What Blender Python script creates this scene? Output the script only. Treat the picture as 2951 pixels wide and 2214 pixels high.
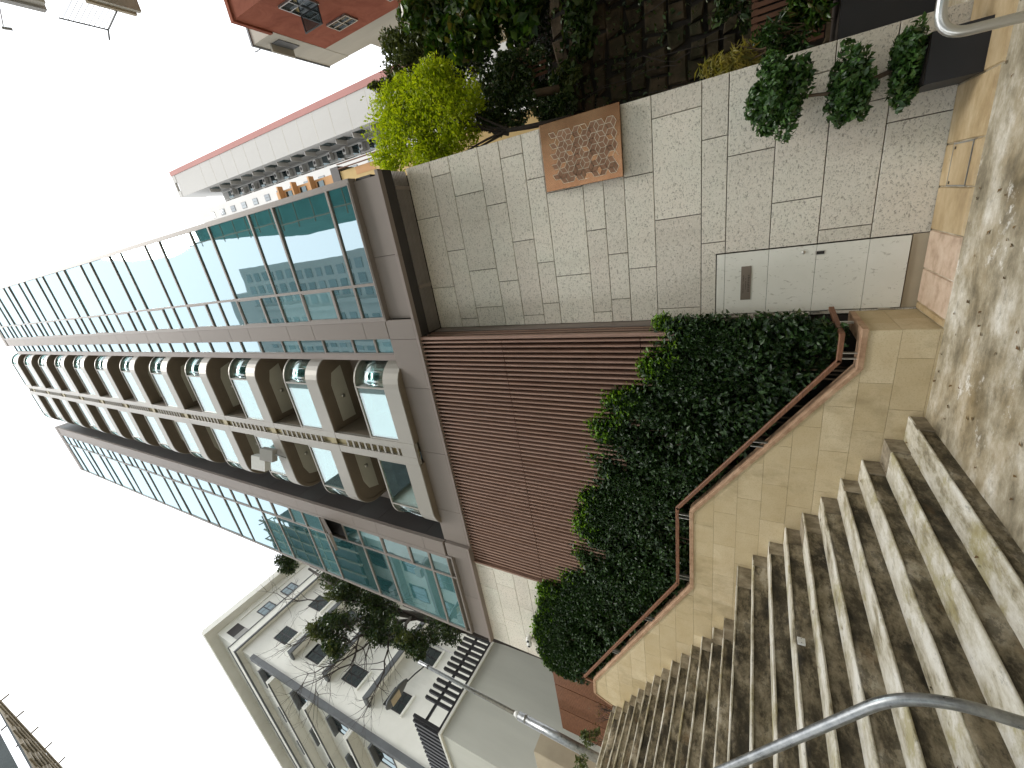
import bpy, math, random
import numpy as np
from mathutils import Matrix, Vector

for _o in list(bpy.data.objects):
    bpy.data.objects.remove(_o)
SC = bpy.context.scene
COL = SC.collection
random.seed(7)
RNG = np.random.default_rng(7)

# ------------------------------------------------------------------ camera
H = 1.637                                   # eye height
cam = bpy.data.cameras.new('camera')
cam.sensor_fit = 'HORIZONTAL'
cam.sensor_width = 36.0
cam.lens = 14.416                           # ultra-wide phone lens
cam.clip_start = 0.05
cam.clip_end = 2000.0
cam_ob = bpy.data.objects.new('camera', cam)
COL.objects.link(cam_ob)
# phone held sideways: world up points to the left of the frame
_R = Matrix(((-0.157245, 0.923236, 0.350584),
             (0.473113, 0.382036, -0.793859),
             (-0.866855, 0.041036, -0.496869)))
_M = _R.to_4x4()
_M.translation = Vector((0, 0, H))
cam_ob.matrix_world = _M
SC.camera = cam_ob

# ------------------------------------------------------------------ sky, sun, exposure
SUN_EL, SUN_AZ = math.radians(66), math.radians(150)     # azimuth clockwise from +Y
world = bpy.data.worlds.new('World')
SC.world = world
world.use_nodes = True
_n, _l = world.node_tree.nodes, world.node_tree.links
_n.clear()
w_out = _n.new('ShaderNodeOutputWorld')
w_bg = _n.new('ShaderNodeBackground')
w_sky = _n.new('ShaderNodeTexSky')
w_sky.sky_type = 'NISHITA'
w_sky.sun_disc = False
w_sky.sun_elevation = SUN_EL
w_sky.sun_rotation = SUN_AZ
w_mix = _n.new('ShaderNodeMix')
w_mix.data_type = 'RGBA'
w_mix.inputs[0].default_value = 0.86                     # closed cloud layer over the blue
w_mix.inputs[7].default_value = (8.6, 8.75, 8.9, 1)
w_bg.inputs['Strength'].default_value = 0.15
_l.new(w_sky.outputs[0], w_mix.inputs[6])
_l.new(w_mix.outputs[2], w_bg.inputs['Color'])
_l.new(w_bg.outputs[0], w_out.inputs['Surface'])

sun = bpy.data.lights.new('sun', 'SUN')
sun.energy = 1.4
sun.angle = math.radians(18)
sun.color = (1.0, 0.96, 0.9)
sun_ob = bpy.data.objects.new('sun', sun)
COL.objects.link(sun_ob)
_d = Vector((math.sin(SUN_AZ) * math.cos(SUN_EL), math.cos(SUN_AZ) * math.cos(SUN_EL), math.sin(SUN_EL)))
sun_ob.rotation_euler = _d.to_track_quat('Z', 'Y').to_euler()
sun_ob.location = (0, 0, 60)

SC.view_settings.view_transform = 'Standard'
SC.view_settings.look = 'None'
SC.view_settings.exposure = 1.0
SC.view_settings.gamma = 1.0
SC.view_settings.use_curve_mapping = False
SC.render.resolution_x, SC.render.resolution_y = 1024, 768

# ------------------------------------------------------------------ materials
MATS = {}


class NT:
    """small node-tree helper"""
    def __init__(self, name):
        self.m = bpy.data.materials.new(name)
        self.m.use_nodes = True
        self.t = self.m.node_tree
        self.n, self.l = self.t.nodes, self.t.links
        self.b = self.n['Principled BSDF']
        self.out = self.n['Material Output']
        self.geo = self.n.new('ShaderNodeNewGeometry')
        MATS[name] = self.m

    def pos(self, scale=(1, 1, 1)):
        mp = self.n.new('ShaderNodeMapping')
        mp.inputs['Scale'].default_value = scale
        self.l.new(self.geo.outputs['Position'], mp.inputs['Vector'])
        return mp.outputs[0]

    def noise(self, scale, detail=4, rough=.6, vec=None, dist=0):
        k = self.n.new('ShaderNodeTexNoise')
        k.inputs['Scale'].default_value = scale
        k.inputs['Detail'].default_value = detail
        k.inputs['Roughness'].default_value = rough
        k.inputs['Distortion'].default_value = dist
        self.l.new(vec if vec is not None else self.pos(), k.inputs['Vector'])
        return k.outputs['Fac']

    def voro(self, scale, vec=None, feat='F1'):
        k = self.n.new('ShaderNodeTexVoronoi')
        k.feature = feat
        k.inputs['Scale'].default_value = scale
        self.l.new(vec if vec is not None else self.pos(), k.inputs['Vector'])
        return k.outputs['Distance']

    def ramp(self, fac, stops):
        k = self.n.new('ShaderNodeValToRGB')
        e = k.color_ramp.elements
        while len(e) < len(stops):
            e.new(.5)
        for i, (p, c) in enumerate(stops):
            e[i].position = p
            e[i].color = (c, c, c, 1) if not isinstance(c, tuple) else (*c, 1)
        self.l.new(fac, k.inputs[0])
        return k.outputs[0]

    def mix(self, a, b, fac, mode='MIX'):
        k = self.n.new('ShaderNodeMix')
        k.data_type = 'RGBA'
        k.blend_type = mode
        for s, v in ((0, fac), (6, a), (7, b)):
            if isinstance(v, (int, float)):
                k.inputs[s].default_value = v if s == 0 else (v, v, v, 1)
            elif isinstance(v, tuple):
                k.inputs[s].default_value = (*v, 1)
            else:
                self.l.new(v, k.inputs[s])
        return k.outputs[2]

    def math(self, op, a, b=0.0):
        k = self.n.new('ShaderNodeMath')
        k.operation = op
        for s, v in ((0, a), (1, b)):
            if isinstance(v, (int, float)):
                k.inputs[s].default_value = v
            else:
                self.l.new(v, k.inputs[s])
        return k.outputs[0]

    def rnd(self):
        k = self.n.new('ShaderNodeObjectInfo')
        return k.outputs['Random']

    def isl(self):
        return self.geo.outputs['Random Per Island']

    def set(self, col=None, rough=None, metal=None, spec=None):
        for nm, v in (('Base Color', col), ('Roughness', rough), ('Metallic', metal), ('Specular IOR Level', spec)):
            if v is None:
                continue
            if isinstance(v, (int, float)):
                self.b.inputs[nm].default_value = v
            elif isinstance(v, tuple):
                self.b.inputs[nm].default_value = (*v, 1)
            else:
                self.l.new(v, self.b.inputs[nm])
        return self

    def bump(self, h, strength=.3, dist=.01):
        k = self.n.new('ShaderNodeBump')
        k.inputs['Strength'].default_value = strength
        k.inputs['Distance'].default_value = dist
        self.l.new(h, k.inputs['Height'])
        self.l.new(k.outputs[0], self.b.inputs['Normal'])
        return self


def varied(name, col, rough=.6, metal=0.0, amt=.12, scale=3.0, spec=.5, bump=0, streak=False, rnd=0.06):
    """plain material with broad tonal wear and slight differences between pieces"""
    t = NT(name)
    v = t.pos((1, 1, .18)) if streak else None
    n1 = t.noise(scale, 5, .62, v)
    c = t.mix(tuple(max(0, k * (1 - amt)) for k in col), tuple(min(1, k * (1 + amt)) for k in col), t.ramp(n1, [(.3, 0.0), (.7, 1.0)]))
    r = t.rnd()
    c = t.mix(c, tuple(k * (1 - rnd * 2) for k in col), t.math('MULTIPLY', r, .5))
    t.set(c, rough, metal, spec)
    if bump:
        t.bump(t.noise(scale * 14, 4), bump, .006)
    return t.m


def build_materials():
    # flamed granite: pale, with elongated dark and greenish flecks
    t = NT('granite')
    nz = t.noise(27, 3, .7, t.pos((1, 1, 1.7)), .4)
    fleck = t.ramp(nz, [(.33, 1.0), (.44, 0.0)])
    nz2 = t.noise(62, 2, .6, None, .4)
    fleck2 = t.ramp(nz2, [(.32, 1.0), (.42, 0.0)])
    base = t.mix((.76, .71, .62), (.72, .705, .615), t.ramp(t.noise(1.3, 3), [(.35, 0.0), (.65, 1.0)]))
    base = t.mix(base, (.54, .48, .42), t.math('MULTIPLY', t.rnd(), .45))
    base = t.mix(base, (.75, .71, .64), t.ramp(t.noise(30, 2), [(.52, 0.0), (.72, .8)]))
    c = t.mix(base, (.22, .205, .16), t.math('MULTIPLY', fleck, .72))
    c = t.mix(c, (.20, .19, .16), t.math('MULTIPLY', fleck2, .6))
    # rain streaks and splash dirt low on the wall
    st = t.ramp(t.noise(2.2, 4, .6, t.pos((1, 1, .12))), [(.5, 0.0), (.8, .22)])
    c = t.mix(c, (.30, .27, .21), st)
    t.set(c, .82, 0, .35)
    t.bump(t.math('ADD', nz, t.math('MULTIPLY', nz2, .5)), .55, .008)

    # door leaf: same stone look but smooth laminate, paler
    t = NT('door_stone')
    nz = t.noise(16, 3, .7, t.pos((1.6, 1, .8)), 1.0)
    c = t.mix((.76, .755, .69), (.36, .35, .29), t.ramp(nz, [(.33, .8), (.40, 0.0)]))
    c = t.mix(c, (.69, .69, .62), t.ramp(t.noise(4, 3), [(.3, 0.0), (.7, .6)]))
    t.set(c, .5, 0, .4)

    # tan stone cladding of the planter
    t = NT('tan_stone')
    a = t.noise(3.0, 5, .65)
    c = t.mix((.55, .44, .27), (.66, .56, .38), t.ramp(a, [(.32, 0.0), (.66, 1.0)]))
    c = t.mix(c, (.46, .36, .20), t.math('MULTIPLY', t.rnd(), .6))
    st = t.ramp(t.noise(1.6, 6, .7, t.pos((1.0, 1, .6)), .1), [(.52, 0.0), (.68, .5)])
    c = t.mix(c, (.25, .19, .10), st)
    c = t.mix(c, (.36, .27, .15), t.ramp(t.noise(70, 2), [(.36, .35), (.46, 0.0)]))
    t.set(c, .8, 0, .3)
    t.bump(t.noise(55, 4), .3, .004)

    t = NT('coping_stone')
    a = t.noise(9, 6, .7)
    c = t.mix((.27, .155, .09), (.50, .33, .21), t.ramp(a, [(.33, 0.0), (.68, 1.0)]))
    c = t.mix(c, (.58, .43, .30), t.ramp(t.noise(3, 3), [(.55, 0.0), (.8, .6)]))
    t.set(c, .7, 0, .35)
    t.bump(t.noise(60, 3), .25, .004)

    # stair concrete: mossy dark risers, worn pale treads
    t = NT('riser_concrete')
    v = t.pos((1, .8, 1.5))
    a = t.noise(2.6, 10, .70, v, .12)
    c = t.ramp(a, [(.36, (.022, .018, .011)), (.44, (.075, .060, .037)), (.50, (.18, .148, .095)), (.56, (.28, .235, .16)), (.66, (.45, .40, .31))])
    b = t.ramp(t.noise(6.5, 9, .78, v, .1), [(.50, 0.0), (.56, 1.0)])
    c = t.mix(c, (.034, .028, .017), t.math('MULTIPLY', b, .6))
    c = t.mix(c, (.33, .27, .175), t.ramp(t.noise(1.7, 9, .74, v, .1), [(.56, 0.0), (.62, .6)]))
    c = t.mix(c, (.17, .095, .035), t.ramp(t.noise(1.9, 5, .65, t.pos((1, 1.2, 1.3))), [(.60, 0.0), (.74, .6)]))
    t.set(c, .72, 0, .45)
    t.bump(t.noise(24, 7, .72), .8, .014)

    t = NT('tread_concrete')
    v = t.pos((1.6, .75, 1))
    a = t.noise(3.0, 10, .70, v, .1)
    c = t.ramp(a, [(.30, (.13, .11, .07)), (.39, (.33, .29, .20)), (.47, (.54, .50, .40)), (.58, (.70, .67, .59)), (.75, (.78, .76, .70))])
    c = t.mix(c, (.34, .29, .12), t.ramp(t.noise(1.9, 8, .74), [(.52, 0.0), (.62, .7)]))
    c = t.mix(c, (.07, .058, .034), t.ramp(t.noise(8.5, 9, .8, v, .1), [(.57, 0.0), (.66, .6)]))
    t.set(c, .75, 0, .35)
    t.bump(t.noise(30, 7, .72), .8, .010)

    t = NT('patch_concrete')
    a = t.noise(5, 7, .7, t.pos((1, 1, .7)))
    c = t.ramp(a, [(.32, (.09, .075, .05)), (.48, (.24, .20, .14)), (.62, (.38, .33, .25)), (.8, (.52, .48, .40))])
    t.set(c, .8, 0, .35)
    t.bump(t.noise(30, 6, .7), .5, .008)

    # trampled ground concrete
    t = NT('ground_concrete')
    v = t.pos((.85, 1.25, 1))
    a = t.noise(1.5, 11, .70, v, .1)
    c = t.ramp(a, [(.34, (.10, .082, .05)), (.43, (.23, .195, .13)), (.50, (.37, .32, .225)), (.57, (.53, .48, .38)), (.66, (.74, .71, .63))])
    c = t.mix(c, (.40, .29, .14), t.ramp(t.noise(.8, 7, .65), [(.50, 0.0), (.68, .5)]))
    c = t.mix(c, (.12, .10, .065), t.ramp(t.noise(5.2, 10, .8, v, .1), [(.53, 0.0), (.65, .5)]))
    c = t.mix(c, (.86, .84, .79), t.ramp(t.noise(2.3, 10, .78, v, .1), [(.585, 0.0), (.64, .7)]))
    t.set(c, t.ramp(a, [(.3, .5), (.7, .8)]), 0, .4)
    t.bump(t.noise(22, 8, .74), .6, .010)

    t = NT('paving_tan')
    a = t.noise(2.2, 9, .7, t.pos((.9, 1.6, 1)), .1)
    c = t.ramp(a, [(.30, (.27, .18, .085)), (.48, (.44, .32, .17)), (.62, (.56, .44, .27)), (.78, (.66, .57, .41))])
    c = t.mix(c, (.20, .13, .06), t.ramp(t.noise(7, 5, .7), [(.60, 0.0), (.76, .5)]))
    c = t.mix(c, (.44, .33, .19), t.math('MULTIPLY', t.rnd(), .3))
    t.set(c, .55, 0, .5)
    t.bump(t.noise(40, 5, .7), .22, .005)

    t = NT('paver_pink')
    a = t.noise(5, 6, .65)
    c = t.ramp(a, [(.28, (.36, .25, .17)), (.5, (.56, .42, .31)), (.75, (.66, .54, .42))])
    c = t.mix(c, (.26, .19, .12), t.ramp(t.noise(14, 4, .7), [(.62, 0.0), (.75, .5)]))
    t.set(c, .7, 0, .4)
    t.bump(t.noise(40, 5, .7), .3, .005)

    varied('dark_joint', (.05, .042, .035), .9, amt=.3, spec=.2)
    varied('tile_joint', (.24, .18, .10), .9, amt=.2, spec=.2)
    varied('brown_metal', (.235, .203, .182), .55, .1, spec=.22, amt=.05, scale=1.2, streak=True)
    varied('brown_trim', (.25, .21, .19), .5, .1, spec=.25, amt=.05, scale=2)
    varied('shaded_cladding', (.07, .064, .064), .45, .3, amt=.12, scale=1.5, streak=True)  # brown cladding with the side return's shade put into the colour
    varied('window_frame', (.26, .23, .21), .5, .1, spec=.25, amt=.05, scale=2)
    varied('balcony_metal', (.345, .325, .29), .42, .2, spec=.3, amt=.06, scale=1.4, streak=True)
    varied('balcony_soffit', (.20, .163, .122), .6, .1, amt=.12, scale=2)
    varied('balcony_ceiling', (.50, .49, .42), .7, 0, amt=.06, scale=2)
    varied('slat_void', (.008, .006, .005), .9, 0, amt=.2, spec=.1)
    varied('soffit_black', (.035, .030, .028), .6, .1, amt=.2)
    varied('grill_black', (.34, .31, .29), .5, .4, amt=.1)
    varied('steel_polished', (.62, .61, .58), .28, .9, amt=.06)
    varied('tower_core', (.30, .28, .26), .7, amt=.08)
    varied('rung_bronze', (.30, .25, .13), .45, .4, amt=.15)
    varied('white_plastic', (.75, .75, .73), .45, amt=.05, scale=9)
    varied('black_lens', (.02, .02, .022), .15, amt=.1)

    # wood-look aluminium slats
    t = NT('louvre_brown')
    g = t.noise(3.2, 6, .6, t.pos((14, 14, .7)))
    c = t.mix((.17, .095, .068), (.37, .225, .165), t.ramp(g, [(.30, 0.0), (.72, 1.0)]))
    c = t.mix(c, (.31, .20, .16), t.math('MULTIPLY', t.rnd(), .5))
    t.set(c, .45, .1, .45)

    t = NT('rail_wood')
    g = t.noise(4, 6, .65, t.pos((2, 16, 16)))
    c = t.mix((.10, .040, .022), (.27, .125, .065), t.ramp(g, [(.3, 0.0), (.7, 1.0)]))
    t.set(c, .5, 0, .4)

    # mirror-coated teal glass: a tinted mirror over a dark body
    def coated(name, tint, body, r0, rough=.015, bumpk=.02):
        t = NT(name)
        t.n.remove(t.b)
        gl = t.n.new('ShaderNodeBsdfGlossy')
        gl.inputs['Roughness'].default_value = rough
        gl.inputs['Color'].default_value = (*tint, 1)
        df = t.n.new('ShaderNodeBsdfDiffuse')
        oi = t.n.new('ShaderNodeObjectInfo')
        t.l.new(t.ramp(oi.outputs['Random'], [(0.0, tuple(k * .6 for k in body)), (.6, body), (.72, tuple(min(1, k * 1.6 + .01) for k in body)), (1.0, tuple(min(1, k * 1.9 + .05) for k in body))]), df.inputs['Color'])
        fr = t.n.new('ShaderNodeLayerWeight')
        fr.inputs['Blend'].default_value = .25
        mx = t.n.new('ShaderNodeMixShader')
        fac = t.math('ADD', r0, t.math('MULTIPLY', fr.outputs['Fresnel'], 1 - r0))
        t.l.new(fac, mx.inputs[0])
        t.l.new(df.outputs[0], mx.inputs[1])
        t.l.new(gl.outputs[0], mx.inputs[2])
        t.l.new(mx.outputs[0], t.out.inputs['Surface'])
        k = t.n.new('ShaderNodeBump')
        k.inputs['Strength'].default_value = bumpk
        k.inputs['Distance'].default_value = .05
        t.l.new(t.noise(1.1, 2, .5), k.inputs['Height'])
        t.l.new(k.outputs[0], gl.inputs['Normal'])
        return t.m
    coated('tower_glass', (.73, .90, .97), (.03, .10, .105), .35)
    coated('dark_glass', (.55, .66, .68), (.012, .018, .02), .16, .03)
    coated('pale_glass', (.8, .84, .86), (.04, .05, .05), .22, .03)

    # balcony balustrade glass: see-through and reflecting
    t = NT('balustrade_glass')
    t.n.remove(t.b)
    gl = t.n.new('ShaderNodeBsdfGlossy'); gl.inputs['Roughness'].default_value = .02
    gl.inputs['Color'].default_value = (.9, .97, .97, 1)
    tr = t.n.new('ShaderNodeBsdfTransparent'); tr.inputs['Color'].default_value = (.62, .78, .76, 1)
    fr = t.n.new('ShaderNodeLayerWeight'); fr.inputs['Blend'].default_value = .35
    mx = t.n.new('ShaderNodeMixShader')
    fac = t.math('ADD', .2, t.math('MULTIPLY', fr.outputs['Fresnel'], .6))
    t.l.new(fac, mx.inputs[0]); t.l.new(tr.outputs[0], mx.inputs[1]); t.l.new(gl.outputs[0], mx.inputs[2])
    t.l.new(mx.outputs[0], t.out.inputs['Surface'])

    # copper panel
    t = NT('copper')
    a = t.noise(2.6, 4, .6)
    c = t.mix((.36, .17, .085), (.52, .28, .15), t.ramp(a, [(.3, 0.0), (.7, 1.0)]))
    t.set(c, .27, .9, .5)
    varied('copper_hex', (.30, .165, .10), .42, .65, amt=.15, scale=5, rnd=.2)
    varied('inlay_line', (.66, .60, .47), .5, 0, amt=.05)
    varied('sign_bronze', (.22, .18, .145), .4, .4, amt=.05)
    varied('sign_ink', (.055, .045, .035), .6, amt=.05)

    # pipes
    t = NT('galvanised')
    a = t.noise(16, 5, .7)
    c = t.mix((.25, .26, .265), (.42, .43, .43), t.ramp(a, [(.35, 0.0), (.65, 1.0)]))
    c = t.mix(c, (.12, .11, .10), t.ramp(t.noise(30, 4, .7), [(.66, 0.0), (.74, .7)]))
    t.set(c, t.ramp(a, [(.3, .26), (.7, .45)]), .75, .5)

    # planting
    def leaf(name, cols, rough=.42, trans=.25, spec=.5):
        t = NT(name)
        stops = [(i / (len(cols) - 1) if len(cols) > 1 else 0, c) for i, c in enumerate(cols)]
        c = t.ramp(t.isl(), stops)
        t.set(c, rough, 0, spec)
        tl = t.n.new('ShaderNodeBsdfTranslucent')
        t.l.new(t.mix(c, (1, 1, .35), 1.0, 'MULTIPLY'), tl.inputs['Color'])
        ad = t.n.new('ShaderNodeMixShader')
        ad.inputs[0].default_value = trans
        t.l.new(t.b.outputs[0], ad.inputs[1])
        t.l.new(tl.outputs[0], ad.inputs[2])
        t.l.new(ad.outputs[0], t.out.inputs['Surface'])
    leaf('leaf_hedge', [(.008, .022, .006), (.014, .038, .009), (.024, .058, .012), (.040, .088, .018), (.012, .03, .01)], .42, .15, .45)
    leaf('leaf_fresh', [(.09, .21, .014), (.15, .31, .025), (.25, .42, .04), (.11, .25, .02)], .4, .35, .45)
    leaf('leaf_topiary', [(.016, .042, .010), (.03, .078, .016), (.055, .125, .026), (.09, .18, .04)], .35, .2)
    leaf('leaf_lime', [(.30, .42, .014), (.44, .56, .022), (.58, .66, .04), (.36, .47, .018)], .5, .5, .3)
    leaf('leaf_dark', [(.012, .028, .008), (.025, .055, .012), (.045, .09, .02), (.08, .10, .025)], .38, .15)
    leaf('leaf_big', [(.015, .04, .008), (.03, .08, .012), (.06, .13, .02), (.10, .17, .03), (.12, .09, .03)], .3, .25)
    leaf('leaf_yellow', [(.30, .27, .07), (.42, .36, .10), (.20, .22, .05)], .5, .35)
    leaf('leaf_olive', [(.05, .075, .02), (.10, .13, .035), (.16, .19, .06), (.03, .05, .015)], .4, .2)
    leaf('leaf_brown', [(.16, .09, .04), (.22, .14, .06), (.10, .06, .03)], .7, .2)
    varied('bark', (.12, .085, .055), .9, amt=.3, scale=9, bump=.4)
    varied('bark_grey', (.13, .12, .105), .9, amt=.3, scale=9, bump=.4)
    varied('twig_dark', (.055, .045, .04), .9, amt=.3, scale=9)
    varied('soil', (.03, .022, .016), .95, amt=.3, scale=9)

    # neighbours
    t = NT('white_render')
    c = t.mix((.70, .70, .645), (.80, .80, .75), t.ramp(t.noise(.8, 4), [(.3, 0.0), (.7, 1.0)]))
    c = t.mix(c, (.42, .42, .36), t.ramp(t.noise(.9, 6, .7, t.pos((1, 1, .25))), [(.55, 0.0), (.8, .35)]))
    t.set(c, .85, 0, .25)
    t.bump(t.noise(30, 4), .15, .01)
    varied('grey_render', (.54, .55, .50), .9, amt=.12, scale=.9, streak=True, bump=.12)
    varied('band_grey', (.105, .115, .122), .6, amt=.15, scale=2)
    varied('black_paint', (.022, .022, .025), .45, amt=.15, scale=4)
    varied('navy_black', (.010, .011, .015), .5, amt=.15, scale=4)
    varied('concrete_pale', (.36, .355, .34), .9, amt=.08, scale=.12, streak=True)
    varied('concrete_white', (.48, .475, .46), .9, amt=.06, scale=.15, streak=True)
    varied('red_stripe', (.30, .145, .13), .85, amt=.08, scale=.2)
    t = NT('red_render')
    c = t.mix((.215, .062, .036), (.33, .112, .068), t.ramp(t.noise(.9, 7, .68, None, 1.0), [(.32, 0.0), (.66, 1.0)]))
    c = t.mix(c, (.26, .11, .075), t.ramp(t.noise(.8, 4, .6, t.pos((1, 1, .2))), [(.55, 0.0), (.78, .5)]))
    t.set(c, .9, 0, .2)
    varied('old_concrete', (.44, .425, .37), .92, amt=.25, scale=.5, streak=True)
    varied('orange_wall', (.52, .29, .13), .85, amt=.1, scale=.4)
    varied('yellow_wall', (.54, .39, .17), .85, amt=.1, scale=.4)
    varied('plinth_tan', (.44, .38, .28), .9, amt=.15, scale=1.5, bump=.2)
    varied('mesh_teal', (.035, .16, .15), .85, amt=.2, scale=.8)
    varied('bamboo', (.20, .165, .11), .7, amt=.2, scale=4)
    varied('scaffold_net', (.05, .062, .065), .9, amt=.3, scale=.6)
    varied('facade_grey', (.26, .28, .28), .85, amt=.08, scale=.1)
    varied('trellis_wood', (.13, .055, .028), .7, amt=.2, scale=6)
    t = NT('shaded_stone')
    a = t.noise(4, 6, .7)
    c = t.mix((.012, .009, .006), (.085, .060, .036), t.ramp(a, [(.32, 0.0), (.70, 1.0)]))  # stone tones darkened to carry the shade of the trees above
    c = t.mix(c, (.11, .078, .048), t.math('MULTIPLY', t.rnd(), .4))
    c = t.mix(c, (.018, .024, .009), t.ramp(t.noise(1.6, 4, .6), [(.48, 0.0), (.66, .7)]))
    t.set(c, .9, 0, .25)
    t.bump(t.noise(14, 6, .7), .6, .02)
    varied('stone_mortar', (.014, .011, .008), .95, amt=.3, scale=5)


build_materials()

# ------------------------------------------------------------------ mesh helpers
def tag(o, label=None, cat=None, group=None, kind=None):
    if label: o['label'] = label
    if cat: o['category'] = cat
    if group: o['group'] = group
    if kind: o['kind'] = kind
    return o


def link(o, parent=None):
    COL.objects.link(o)
    if parent is not None:
        o.parent = parent
        if parent.type == 'EMPTY':
            o.matrix_parent_inverse = Matrix.Translation(-Vector(parent.location))
    return o


def thing(name, label, cat, loc=(0, 0, 0), group=None):
    o = bpy.data.objects.new(name, None)
    o.location = loc
    o.empty_display_size = .2
    COL.objects.link(o)
    return tag(o, label, cat, group)


class MB:
    def __init__(self):
        self.v, self.f, self.smooth = [], [], False

    def add(self, vs, fs):
        b = len(self.v)
        self.v += [tuple(map(float, p)) for p in vs]
        self.f += [tuple(b + i for i in q) for q in fs]
        return self

    def box(self, x0, x1, y0, y1, z0, z1):
        vs = [(x, y, z) for z in (z0, z1) for y in (y0, y1) for x in (x0, x1)]
        return self.add(vs, [(0, 2, 3, 1), (4, 5, 7, 6), (0, 1, 5, 4), (2, 6, 7, 3), (0, 4, 6, 2), (1, 3, 7, 5)])

    def cbox(self, x0, x1, y0, y1, z0, z1, c=.004, s=-1):
        """box whose front (towards -y) edges are chamfered"""
        vs = [(x0, y1, z0), (x1, y1, z0), (x1, y1, z1), (x0, y1, z1),
              (x0, y0 + c, z0), (x1, y0 + c, z0), (x1, y0 + c, z1), (x0, y0 + c, z1),
              (x0 + c, y0, z0 + c), (x1 - c, y0, z0 + c), (x1 - c, y0, z1 - c), (x0 + c, y0, z1 - c)]
        fs = [(0, 3, 2, 1), (8, 9, 10, 11)]
        for i in range(4):
            j = (i + 1) % 4
            fs += [(i, j, 4 + j, 4 + i), (4 + i, 4 + j, 8 + j, 8 + i)]
        return self.add(vs, fs)

    def prism(self, poly, axis, a, b):
        """poly: 2-D outline; axis: extrusion axis; a,b: extents"""
        def p3(p, t):
            return {'x': (t, p[0], p[1]), 'y': (p[0], t, p[1]), 'z': (p[0], p[1], t)}[axis]
        n = len(poly)
        vs = [p3(p, a) for p in poly] + [p3(p, b) for p in poly]
        fs = [tuple(range(n)), tuple(range(2 * n - 1, n - 1, -1))]
        fs += [(i, n + i, n + (i + 1) % n, (i + 1) % n) for i in range(n)]
        return self.add(vs, fs)

    def tube(self, pts, r, n=10, caps=True):
        """tube along a polyline; r a number or one radius for each point"""
        P = [Vector(p) for p in pts]
        R = [r] * len(P) if isinstance(r, (int, float)) else r
        rings, up = [], None
        for i, p in enumerate(P):
            d = (P[min(i + 1, len(P) - 1)] - P[max(i - 1, 0)]).normalized()
            if up is None:
                up = d.orthogonal().normalized()
            up = (up - d * up.dot(d))
            up = up.normalized() if up.length > 1e-6 else d.orthogonal().normalized()
            s = d.cross(up)
            rings.append([p + (up * math.cos(2 * math.pi * k / n) + s * math.sin(2 * math.pi * k / n)) * R[i] for k in range(n)])
        vs = [q for rg in rings for q in rg]
        fs = [(i * n + k, i * n + (k + 1) % n, (i + 1) * n + (k + 1) % n, (i + 1) * n + k)
              for i in range(len(P) - 1) for k in range(n)]
        if caps:
            fs += [tuple(range(n - 1, -1, -1)), tuple((len(P) - 1) * n + k for k in range(n))]
        return self.add(vs, fs)

    def mesh(self, name, mat):
        me = bpy.data.meshes.new(name)
        me.from_pydata(self.v, [], self.f)
        for m in (mat if isinstance(mat, (list, tuple)) else [mat]):
            me.materials.append(MATS[m])
        if self.smooth:
            me.shade_smooth()
        me.update()
        return me

    def build(self, name, mat, parent=None, loc=None):
        o = bpy.data.objects.new(name, self.mesh(name, mat))
        if loc: o.location = loc
        return link(o, parent)


def inst(name, me, loc=(0, 0, 0), parent=None, rot=None):
    o = bpy.data.objects.new(name, me)
    o.location = loc
    if rot: o.rotation_euler = rot
    return link(o, parent)


def fix_normals(ob):
    import bmesh
    bm = bmesh.new()
    bm.from_mesh(ob.data)
    bmesh.ops.recalc_face_normals(bm, faces=bm.faces)
    bm.to_mesh(ob.data)
    bm.free()


def clip_poly(poly, x0, x1, z0, z1):
    """clip a polygon to an axis-aligned window"""
    def cut(P, ins, isec):
        out = []
        for i in range(len(P)):
            a, b = P[i - 1], P[i]
            if ins(b):
                if not ins(a): out.append(isec(a, b))
                out.append(b)
            elif ins(a):
                out.append(isec(a, b))
        return out
    def ix(v): return lambda a, b: (v, a[1] + (b[1] - a[1]) * (v - a[0]) / (b[0] - a[0]))
    def iz(v): return lambda a, b: (a[0] + (b[0] - a[0]) * (v - a[1]) / (b[1] - a[1]), v)
    P = cut(poly, lambda p: p[0] >= x0, ix(x0))
    if P: P = cut(P, lambda p: p[0] <= x1, ix(x1))
    if P: P = cut(P, lambda p: p[1] >= z0, iz(z0))
    if P: P = cut(P, lambda p: p[1] <= z1, iz(z1))
    Q = []
    for p in P:
        if not Q or (abs(p[0] - Q[-1][0]) + abs(p[1] - Q[-1][1])) > 1e-4:
            Q.append(p)
    if len(Q) > 1 and abs(Q[0][0] - Q[-1][0]) + abs(Q[0][1] - Q[-1][1]) < 1e-4: Q.pop()
    if len(Q) < 3: return None
    ar = abs(sum(Q[i - 1][0] * Q[i][1] - Q[i][0] * Q[i - 1][1] for i in range(len(Q)))) / 2
    return Q if ar > .0015 else None


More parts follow.
